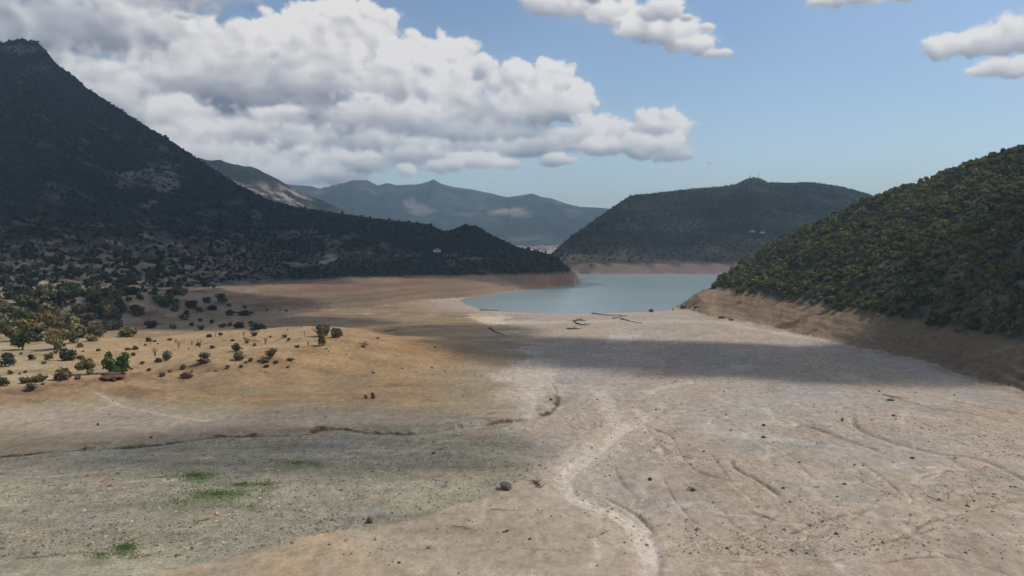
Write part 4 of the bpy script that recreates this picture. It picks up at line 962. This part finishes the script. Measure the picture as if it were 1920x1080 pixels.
# ------------------------------------------------------------------
g = np.random.default_rng(51); vs = []; cs = []
for gx_, gy_, rx, ry, n in ((365, 897, 40, 6, 1200), (410, 932, 60, 7, 1500), (455, 915, 50, 4, 700), (340, 948, 60, 6, 350), (560, 873, 60, 3, 500), (235, 1035, 24, 10, 800), (500, 915, 16, 4, 200), (190, 1052, 26, 6, 260), (470, 958, 18, 4, 140)):
    for _ in range(n):
        a, q = g.uniform(0, 6.28), abs(g.normal(0, 1.0)); X_, Y_ = unproj(gx_ + math.cos(a) * q * rx, gy_ + math.sin(a) * q * ry, 1.8)
        X_ += g.normal() * .3; Y_ += g.normal() * .5
        Z_ = float(height(X_, Y_)); th = g.uniform(0, 6.28); w_ = g.uniform(.05, .14); hh = g.uniform(.06, .26); dx, dy = math.cos(th) * w_, math.sin(th) * w_; lx, ly = g.normal() * .1, g.normal() * .1
        vs += [(X_ - dx, Y_ - dy, Z_ - .03), (X_ + dx, Y_ + dy, Z_ - .03), (X_ + dx * .3 + lx, Y_ + dy * .3 + ly, Z_ + hh), (X_ - dx * .3 + lx, Y_ - dy * .3 + ly, Z_ + hh)]
        cs += [np.array((.13, .19, .05)) * g.uniform(.6, 1.3)] * 4
link('grass', mesh_from('grass', vs, np.arange(len(vs)).reshape(-1, 4), [M_LEAF], np.array(cs)), kind='stuff', label='fresh green grass sprouting in patches on the left gravel', cat='grass')

# ------------------------------------------------------------------ stones, clods, driftwood
def rock_geo(r, seed, rough=.28, sub=2):
    import bmesh
    bm = bmesh.new(); bmesh.ops.create_icosphere(bm, subdivisions=sub, radius=1.0); g = np.random.default_rng(seed)
    cuts = [(g.normal(size=3), g.uniform(.55, .85)) for _ in range(9)]
    for v in bm.verts:
        p = np.array(v.co)
        for d, k in cuts:
            d = d / np.linalg.norm(d); q = p @ d
            if q > k: p = p - d * (q - k) * .9
        p *= 1 + rough * .35 * g.normal() * .4
        v.co = p * r
    me = bpy.data.meshes.new('rock'); bm.to_mesh(me); bm.free(); return me
def rock(px, py, wpx, hpx, mat, label, name='boulder', cat='rock', group=None, aspect=None, seed=None):
    h = hit(px, py)
    if h is None: return
    x, y, z = h; k = y / F; r = np.array([wpx * k / 2, wpx * k / 2 * .85, hpx * k / 2])
    me = rock_geo(r, int(px * 3 + py) if seed is None else seed); me.materials.append(mat)
    o = link(name, me, loc=(x, y + r[1] * .5, z + r[2] * .55), label=label, cat=cat, group=group); o.rotation_euler = (0, 0, random.uniform(0, 6.28)); return o
rock(948, 919, 31, 19, M_ROCK, 'large dark brown boulder at the tip of the sand tongue')
rock(692, 981, 16, 16, M_ROCK, 'pointed dark boulder alone left of the sand tongue')
rock(686, 748, 7, 14, M_RED, 'small dark upright block, left one of the pair on the pale slope', 'stone_block')
rock(699, 748, 12, 16, M_RED, 'reddish square block, right one of the pair on the pale slope', 'stone_block')
rock(347, 711, 28, 17, M_RED, 'red brown slab of soil on the slope below the middle of the terrace', 'soil_block', 'soil block')
rock(205, 713, 50, 13, M_RED, 'long dark red soil bank under the bright green willow pair', 'soil_block', 'soil block')
rock(205, 704, 40, 8, M_RED, 'thin soil ledge between the willow pair and the red bank', 'soil_block', 'soil block')
rock(1222, 585, 11, 8, M_ROCK, 'dark stump like rock at the water edge, right of the middle', 'boulder')
rock(1285, 577, 16, 7, M_ROCK, 'dark rock where the right bank meets the lake', 'boulder')
rock(1305, 578, 9, 6, M_ROCK, 'smaller rock just right of the one at the bank corner', 'boulder')
rock(1355, 597, 18, 6, M_ROCK, 'low grey rock on the pale shelf below the right bank', 'boulder')
rock(1372, 601, 12, 5, M_ROCK, 'flat small rock beside the low grey one on the pale shelf', 'boulder')
rock(1733, 888, 0.1, 0.1, M_ROCK, 'x') if False else None
rock(990, 647, 8, 5, M_PALE, 'single white stone on the shaded mud left of the middle')
rock(477, 649, 9, 8, M_RED, 'dark red stump like clod in the middle of the open sand', 'soil_block', 'soil block')
rock(1220, 902, 11, 8, M_ROCK, 'dark stone on the gravel right of the pale stream bend')
rock(1300, 921, 12, 9, M_ROCK, 'dark stone with twigs near the middle right of the gravel')
rock(1433, 822, 10, 5, M_ROCK, 'dark flat stone, lower of two beside the short pale rill')
rock(1433, 799, 10, 5, M_ROCK, 'dark flat stone, upper of two beside the short pale rill')
rock(1712, 861, 11, 5, M_ROCK, 'dark oval stone between the two long furrows on the right')
rock(183, 798, 7, 7, M_ROCK, 'round dark stone on the tan slope at left, above the cut bank')
rock(1672, 752, 16, 5, M_ROCK, 'flat pale topped stone near the foot of the right bank')
rock(1255, 770, 0.1, 0.1, M_ROCK, 'x') if False else None
small = [(780, 1000), (802, 1030), (736, 1055), (729, 1062), (748, 1058), (785, 1071), (860, 1078), (874, 1078), (950, 998), (945, 1000), (1034, 969), (994, 1014), (1003, 1036), (1120, 1063), (649, 1017), (703, 1014), (760, 969), (868, 744), (813, 852), (1175, 853),
         (1110, 842), (1201, 828), (1230, 769), (1278, 758), (1120, 750), (1033, 751), (990, 728), (1362, 779), (1399, 779), (1371, 808), (1358, 735), (1527, 759), (1676, 781), (1765, 801), (1603, 872), (1852, 836), (1570, 932), (1647, 940), (1812, 961), (1469, 918), (1375, 950), (1307, 1006), (1286, 980),
         (1320, 848), (1240, 827), (1227, 842), (404, 697), (424, 700), (354, 655), (345, 640), (453, 655), (472, 618), (484, 622), (507, 633), (517, 640), (539, 619), (565, 615), (612, 655), (616, 660), (296, 645), (272, 648), (259, 660), (98, 1015), (166, 1012), (232, 1000), (92, 990), (205, 778), (283, 822), (390, 808), (610, 783), (520, 775), (1649, 735), (1717, 737), (1790, 742), (1580, 790), (1900, 985), (1880, 1050), (1630, 1080), (1500, 868),
         (650, 665), (683, 652), (708, 635), (694, 725), (815, 652), (945, 668), (810, 690), (835, 698), (755, 692), (700, 700)]
for i, (px, py) in enumerate(small):
    s = [3.5, 6, 4, 4.5, 8, 3, 5][i % 7]
    rock(px, py, s, s * .62, M_ROCK, 'small dark stone scattered loosely over the dry bed', 'stone', 'stone', 'small dark stones scattered on the bed')

def log(pts, r, label, branches=0, name='driftwood', seed=1, dz=.1):
    P = []
    for px, py in pts:
        h = hit(px, py)
        if h: P.append(np.array(h))
    if len(P) < 2: return
    r *= .62
    base = P[0].copy(); g = np.random.default_rng(seed); Q = [(p - base) + np.array([0, 0, dz + r * .6 + g.uniform(0, .15)]) for p in P]
    geos = [tube_geo(Q, list(np.linspace(r, r * .35, len(Q))))]
    for i in range(branches):
        k = g.integers(0, len(Q) - 1); s = Q[k] + (Q[k + 1] - Q[k]) * g.uniform(0, 1); e = s + np.array([g.normal() * 6 * r, g.normal() * 8 * r, g.uniform(1, 3.5) * r]); geos.append(tube_geo([s, (s + e) / 2 + g.normal(size=3) * r * .7, e], [r * .5, r * .35, r * .12], 5))
    v, f = join(geos); link(name, mesh_from(name, v, f, [M_WOOD], smooth=True), loc=tuple(base), label=label, cat='driftwood')
log([(1076, 604), (1084, 601), (1098, 603)], .8, 'curled dark driftwood heap left of the middle on the lake flat', 6, seed=2)
log([(1078, 606), (1092, 610), (1108, 609)], .7, 'low driftwood trunk forming the bottom of the curled heap', 3, seed=3)
log([(1110, 588.5), (1140, 592), (1176, 593)], .6, 'long straight driftwood log lying along the water line', 1, seed=4)
log([(1150, 598), (1162, 595), (1176, 594)], .5, 'short driftwood branch meeting the long log at an angle', 2, seed=5)
log([(1164, 598), (1180, 603), (1204, 607)], .6, 'driftwood log trailing right from the forked branch', 2, seed=6)
log([(1063, 617), (1078, 618), (1090, 618)], .7, 'dark driftwood log below the curled heap', 2, seed=7)
log([(900, 582), (928, 583), (962, 585)], .6, 'driftwood trunk at the left water edge with one upright branch', 2, seed=8)
log([(918, 615), (928, 623), (946, 630)], .6, 'slanting driftwood log below the pale spit', 1, seed=9)
log([(722, 622), (738, 620), (746, 619)], .5, 'short dark log on the orange mound', 2, seed=10)
log([(680, 652), (686, 648), (688, 645)], .8, 'stubby dark stump on the orange mound slope', 3, seed=11)
log([(1003, 905), (1009, 912), (1014, 918)], .35, 'dry root mass between the boulder and the pale stream', 12, 'dry_root', 12)
log([(1290, 916), (1300, 921)], .15, 'twiggy branch caught on a dark stone in the gravel', 8, seed=13)
log([(920, 959), (940, 959), (960, 960)], .12, 'thin pale brown stick on the sand tongue', 1, seed=14)
log([(1738, 933), (1750, 938), (1760, 944)], .15, 'short dark stick in the right gravel below the long furrow', 1, seed=15)
log([(1290, 977), (1284, 978)], .12, 'small dark twig near the lower middle gravel', 4, seed=16)
log([(847, 990), (870, 992), (895, 999)], .14, 'dark half buried branch below the notch in the sand tongue', 2, seed=17)
log([(942, 1000), (950, 998), (958, 999)], .16, 'stubby dark branch in the middle of the sand tongue', 2, seed=18)
log([(1127, 1003), (1136, 1000), (1145, 998)], .12, 'small dark branch just left of the pale stream bed', 2, seed=19)
log([(457, 635), (475, 640), (489, 642)], .35, 'long fallen trunk lying across the sand of the terrace', 1, 'fallen_trunk', 20)
log([(1655, 742), (1680, 746), (1705, 750)], .25, 'thin driftwood log near the right bank foot', 1, seed=21)

# gravel too fine to count
g = np.random.default_rng(61); N = 90000
A_ = g.uniform(-.60, .60, N); pyy = g.uniform(640, 1090, N); d_ = 75350 / (pyy - 450) ; X_ = np.tan(A_) * d_; Y_ = d_
Z_ = height(X_, Y_); R_ = np.hypot(X_, Y_); i = np.clip(np.searchsorted(AZ, np.arctan2(X_, Y_)) - 1, 0, na - 1); j = np.clip(np.searchsorted(RR, R_) - 1, 0, nr - 1)
gm = TG.reshape(nr, na)[j, i]; ok = (GREG[j, i] == 0) & (g.uniform(size=N) < gm ** 1.5 * .95 + .03) & (poly_sd(X_, Y_, LAKE) < -3)
X_, Y_, Z_ = X_[ok], Y_[ok], Z_[ok]; n = len(X_)
s = g.exponential(.07, n) + .05; s = np.minimum(s, .55)
octv = np.array([(1, 0, 0), (0, 1, 0), (-1, 0, 0), (0, -1, 0), (0, 0, 1), (0, 0, -1)], float); octf = np.array([(0, 1, 4), (1, 2, 4), (2, 3, 4), (3, 0, 4), (1, 0, 5), (2, 1, 5), (3, 2, 5), (0, 3, 5)])
th = g.uniform(0, 6.28, n); vv = octv[None] * g.uniform(.6, 1.3, (n, 6, 1)); q = np.empty((n, 6, 3)); co, si = np.cos(th)[:, None], np.sin(th)[:, None]
q[..., 0] = (vv[..., 0] * co - vv[..., 1] * si) * s[:, None] + X_[:, None]; q[..., 1] = (vv[..., 0] * si + vv[..., 1] * co) * s[:, None] + Y_[:, None]; q[..., 2] = vv[..., 2] * s[:, None] * .6 + Z_[:, None] + .1 * s[:, None]
tone = np.repeat(g.choice([.38, .62, 1.0, 1.4], n, p=[.3, .26, .24, .2]), 6)[:, None] * np.array((.33, .29, .225))
def attr_mat():
    m, t = new_mat('gravel_stone'); out(t, principled(t, t.n('ShaderNodeAttribute', _attribute_name='Col').outputs['Color'], .9, .15).outputs[0]); return m
link('gravel', mesh_from('gravel', q.reshape(-1, 3), (octf[None] + (np.arange(n) * 6)[:, None, None]).reshape(-1, 3), [attr_mat()], tone), kind='stuff', label='loose gravel strewn over the dry bed', cat='gravel')

# ------------------------------------------------------------------ far buildings and masts
def house(x, y, z, w_, d_, h_, rz, label, group=None):
    e = link('house', None, loc=(x, y, z - .6), label=label, cat='house', group=group); e.rotation_euler = (0, 0, rz)
    a, b = w_ / 2, d_ / 2; h_ += .6
    v = [(-a, -b, 0), (a, -b, 0), (a, b, 0), (-a, b, 0), (-a, -b, h_), (a, -b, h_), (a, b, h_), (-a, b, h_)]
    link('wall', mesh_from('wall', v, [(0, 1, 5, 4), (1, 2, 6, 5), (2, 3, 7, 6), (3, 0, 4, 7)], [M_WALL]), parent=e)
    a += .5; b += .5; r = h_ + .38 * b * 1.0
    v = [(-a, -b, h_ - .1), (a, -b, h_ - .1), (a, b, h_ - .1), (-a, b, h_ - .1), (-a + b, 0, r + .8), (a - b, 0, r + .8)]
    me = bpy.data.meshes.new('roof'); me.from_pydata(v, [], [(0, 1, 5, 4), (1, 2, 5), (2, 3, 4, 5), (3, 0, 4), (3, 2, 1, 0)]); me.materials.append(M_ROOF); link('roof', me, parent=e)
g = np.random.default_rng(71)
for k in range(46):
    px = g.uniform(968, 1046); d_ = g.uniform(2500, 3900); x = (px - 960) / F * d_
    house(x, d_, float(height(x, d_)), g.uniform(10, 18), g.uniform(8, 11), g.uniform(4, 8), g.uniform(0, 3.1), 'tiny pale house of the distant village in the gap beyond the spit', 'houses of the distant village')
for px, py, w_, lb in [(820, 474, 9, 'pale low building alone on the dark slope of the left spit'), (1410, 438, 8, 'left of two pale buildings on the slope of the far hill'), (1428, 439, 7, 'right of two pale buildings on the slope of the far hill')]:
    h = hit(px, py)
    if h: house(h[0], h[1] - 3, h[2] + 1.0, w_, 6, 2.2, .1, lb)
def mast(px, hm, label):
    a = float(az_of(px)); cc = HILLS['far']['crest']; r = float(np.interp(a, cc[0], cc[1])); x, y = r * math.sin(a), r * math.cos(a); z = float(height(x, y))
    e = link('radio_mast', None, loc=(x, y, z - 1), label=label, cat='mast'); geos = []
    for sx, sy in ((-1, -1), (1, -1), (0, 1)): geos.append(tube_geo([(sx * 1.0, sy * 1.0, 0), (sx * .3, sy * .3, hm)], [.22, .16], 4))
    for q in np.arange(0, 1, .1):
        s = 1 - .7 * q; geos.append(tube_geo([(-s, -s, q * hm), (s, -s, (q + .1) * hm)], [.09, .09], 4)); geos.append(tube_geo([(s, -s, q * hm), (0, s, (q + .1) * hm)], [.09, .09], 4))
    v, f = join(geos); link('lattice', mesh_from('lattice', v, f, [M_STEEL]), parent=e)
    v, f = tube_geo([(0, -.9, hm * .7), (0, -1.3, hm * .7)], [1.0, .9], 10); link('dish', mesh_from('dish', v, f, [M_WALL]), parent=e)
    v, f = tube_geo([(0, 0, hm - .5), (0, 0, hm + 3)], [.12, .06], 5); link('antenna', mesh_from('antenna', v, f, [M_STEEL]), parent=e)
mast(1404, 13, 'thin lattice radio mast, left of two on the far hill top'); mast(1419, 16, 'thin lattice radio mast, right and taller of two on the far hill top')

# ------------------------------------------------------------------ clouds overhead that shade the land
def cloud_material(op):
    m, t = new_mat('cloud_vapour'); lw = t.n('ShaderNodeLayerWeight'); lw.inputs['Blend'].default_value = .5
    a = t.rng(lw.outputs['Facing'],   .95, .25, 0.0, op, smooth=True); geo = t.n('ShaderNodeNewGeometry')
    a = t.math('MULTIPLY', a, t.rng(t.noise(geo.outputs['Position'], .012, 5, .6), .3, .6, .75, 1.0))
    d = t.n('ShaderNodeBsdfDiffuse'); d.inputs[0].default_value = (.90, .87, .83, 1); tl = t.n('ShaderNodeBsdfTranslucent'); tl.inputs[0].default_value = (.86, .82, .77, 1)
    mm = t.n('ShaderNodeMixShader'); mm.inputs[0].default_value = .5; t.link(d.outputs[0], mm.inputs[1]); t.link(tl.outputs[0], mm.inputs[2])
    tr = t.n('ShaderNodeBsdfTransparent'); mx = t.n('ShaderNodeMixShader'); t.link(a, mx.inputs[0]); t.link(tr.outputs[0], mx.inputs[1]); t.link(mm.outputs[0], mx.inputs[2]); out(t, mx.outputs[0]); return m
def cloud(circles, alt, label, op=.58):
    """circles: (x, y, z, rx, ry) of ground to be shaded; the cloud sits up-sun at height alt"""
    import bmesh
    bm = bmesh.new(); g = np.random.default_rng(len(circles) * 7 + int(alt))
    for (x, y, z, rx, ry) in circles:
        t = (alt - z) / SUN[2]; c = np.array([x, y, z]) + SUN * t
        res = bmesh.ops.create_icosphere(bm, subdivisions=4, radius=1.0)['verts']
        co = np.array([v.co for v in res]); sx = g.uniform(0, 90)
        n = fbm(co[:, 0] * 1.6 + sx, co[:, 1] * 1.6 + co[:, 2], 3, 5)
        for v, k in zip(res, n):
            s = 1 + .22 * k; v.co = (c[0] + v.co[0] * rx * s, c[1] + v.co[1] * ry * s, c[2] + v.co[2] * min(rx, ry) * .33 * s)
    me = bpy.data.meshes.new('cloud'); bm.to_mesh(me); bm.free(); me.materials.append(cloud_material(op))
    me.polygons.foreach_set('use_smooth', np.ones(len(me.polygons), bool)); link('cloud', me, kind='structure', label=label, cat='cloud')
def gp(px, py, z=1.5): x, y = unproj(px, py, z); return float(x), float(y)
# big cloud over the mountain and valley
cloud([(-1150, 1750, 350, 520, 420), (-700, 1500, 200, 450, 420), (-950, 1150, 150, 480, 380), (-450, 1150, 90, 330, 300), (-250, 1120, 60, 260, 190), (-60, 1020, 40, 170, 130), (-520, 880, 50, 300, 230), (-350, 720, 20, 190, 120), (-1300, 1300, 150, 500, 500), (-800, 800, 50, 400, 260),
       (-1250, 2000, 450, 500, 400), (-600, 1450, 150, 300, 300), (-900, 1500, 250, 300, 300)], 1300, 'large cloud over the left mountain', .97)
cloud([(*gp(640, 532, 5), 5, 60, 50), (*gp(760, 532, 5), 8, 60, 60), (*gp(880, 530, 5), 8, 70, 60), (*gp(990, 528, 5), 8, 70, 60), (*gp(1060, 524, 5), 8, 50, 60), (*gp(540, 545, 5), 8, 60, 40)], 1350, 'cloud over the low spit', .5)
cloud([(*gp(440, 603), 3, 78, 42), (*gp(300, 600), 3, 60, 55), (*gp(150, 545, 12), 12, 90, 60), (*gp(330, 575, 6), 6, 70, 60), (*gp(430, 570, 6), 6, 70, 50), (*gp(600, 604), 3, 50, 34)], 1250, 'cloud over the shaded flat behind the terrace')
cloud([(*gp(850, 620), 2, 48, 38), (*gp(960, 648), 2, 46, 44), (*gp(1100, 660), 2, 60, 50), (*gp(1270, 668), 2, 62, 54), (*gp(1450, 676), 2, 62, 54), (*gp(1620, 690), 3, 58, 44), (*gp(1800, 660), 8, 50, 46), (*gp(1720, 640, 6), 6, 40, 36), (*gp(1840, 650, 10), 10, 44, 36), (*gp(1880, 690), 5, 30, 30), (*gp(1760, 630), 10, 40, 30)], 1250, 'long cloud whose shadow lies across the flat')
cloud([(300, 330, 40, 60, 55), (380, 400, 70, 60, 60)], 1250, 'small cloud over the right slope')
cloud([(*gp(250, 850), 2, 40, 20), (*gp(500, 850), 2, 42, 22), (*gp(760, 850), 2, 36, 20), (*gp(640, 790), 2, 32, 18)], 1200, 'thin cloud over the near gravel', .25)
cloud([(300, 1700, 80, 430, 330), (700, 1800, 100, 430, 360), (1100, 2100, 120, 480, 400), (450, 1350, 30, 300, 150), (100, 1420, 30, 200, 160), (800, 1350, 40, 300, 200), (1400, 2400, 100, 400, 400)], 1500, 'cloud over the far hill')
cloud([(-1400, 5200, 250, 1000, 700), (-300, 5400, 250, 900, 700), (800, 5400, 200, 900, 800), (-1200, 2800, 200, 600, 420), (2200, 5500, 200, 900, 900)], 2600, 'broad cloud bank over the distant range', .3)

# ------------------------------------------------------------------
def box_obj(name, lo, hi, mat):
    v = [(x, y, z) for x in (lo[0], hi[0]) for y in (lo[1], hi[1]) for z in (lo[2], hi[2])]
    f = [(0, 1, 3, 2), (4, 6, 7, 5), (0, 4, 5, 1), (2, 3, 7, 6), (0, 2, 6, 4), (1, 5, 7, 3)]
    me = bpy.data.meshes.new(name); me.from_pydata(v, [], f); me.materials.append(mat); return me
m = bpy.data.materials.new('haze'); m.use_nodes = True; t = NT(m.node_tree)
pv = t.n('ShaderNodeVolumePrincipled'); pv.inputs['Color'].default_value = (.54, .79, 1.0, 1); pv.inputs['Density'].default_value = 1.15e-4; pv.inputs['Anisotropy'].default_value = .2
o_ = t.n('ShaderNodeOutputMaterial'); t.link(pv.outputs[0], o_.inputs['Volume'])
zt = float(GZ.max()) + 25; zb_ = float(GZ.min()) - 1.2
link('haze', box_obj('haze', (-9600, -9600, zb_), (9600, 9600, zt), m), kind='stuff', label='thin blue haze in the valley air', cat='haze')
print('terrain verts', len(V), 'z', GZ.min(), GZ.max())
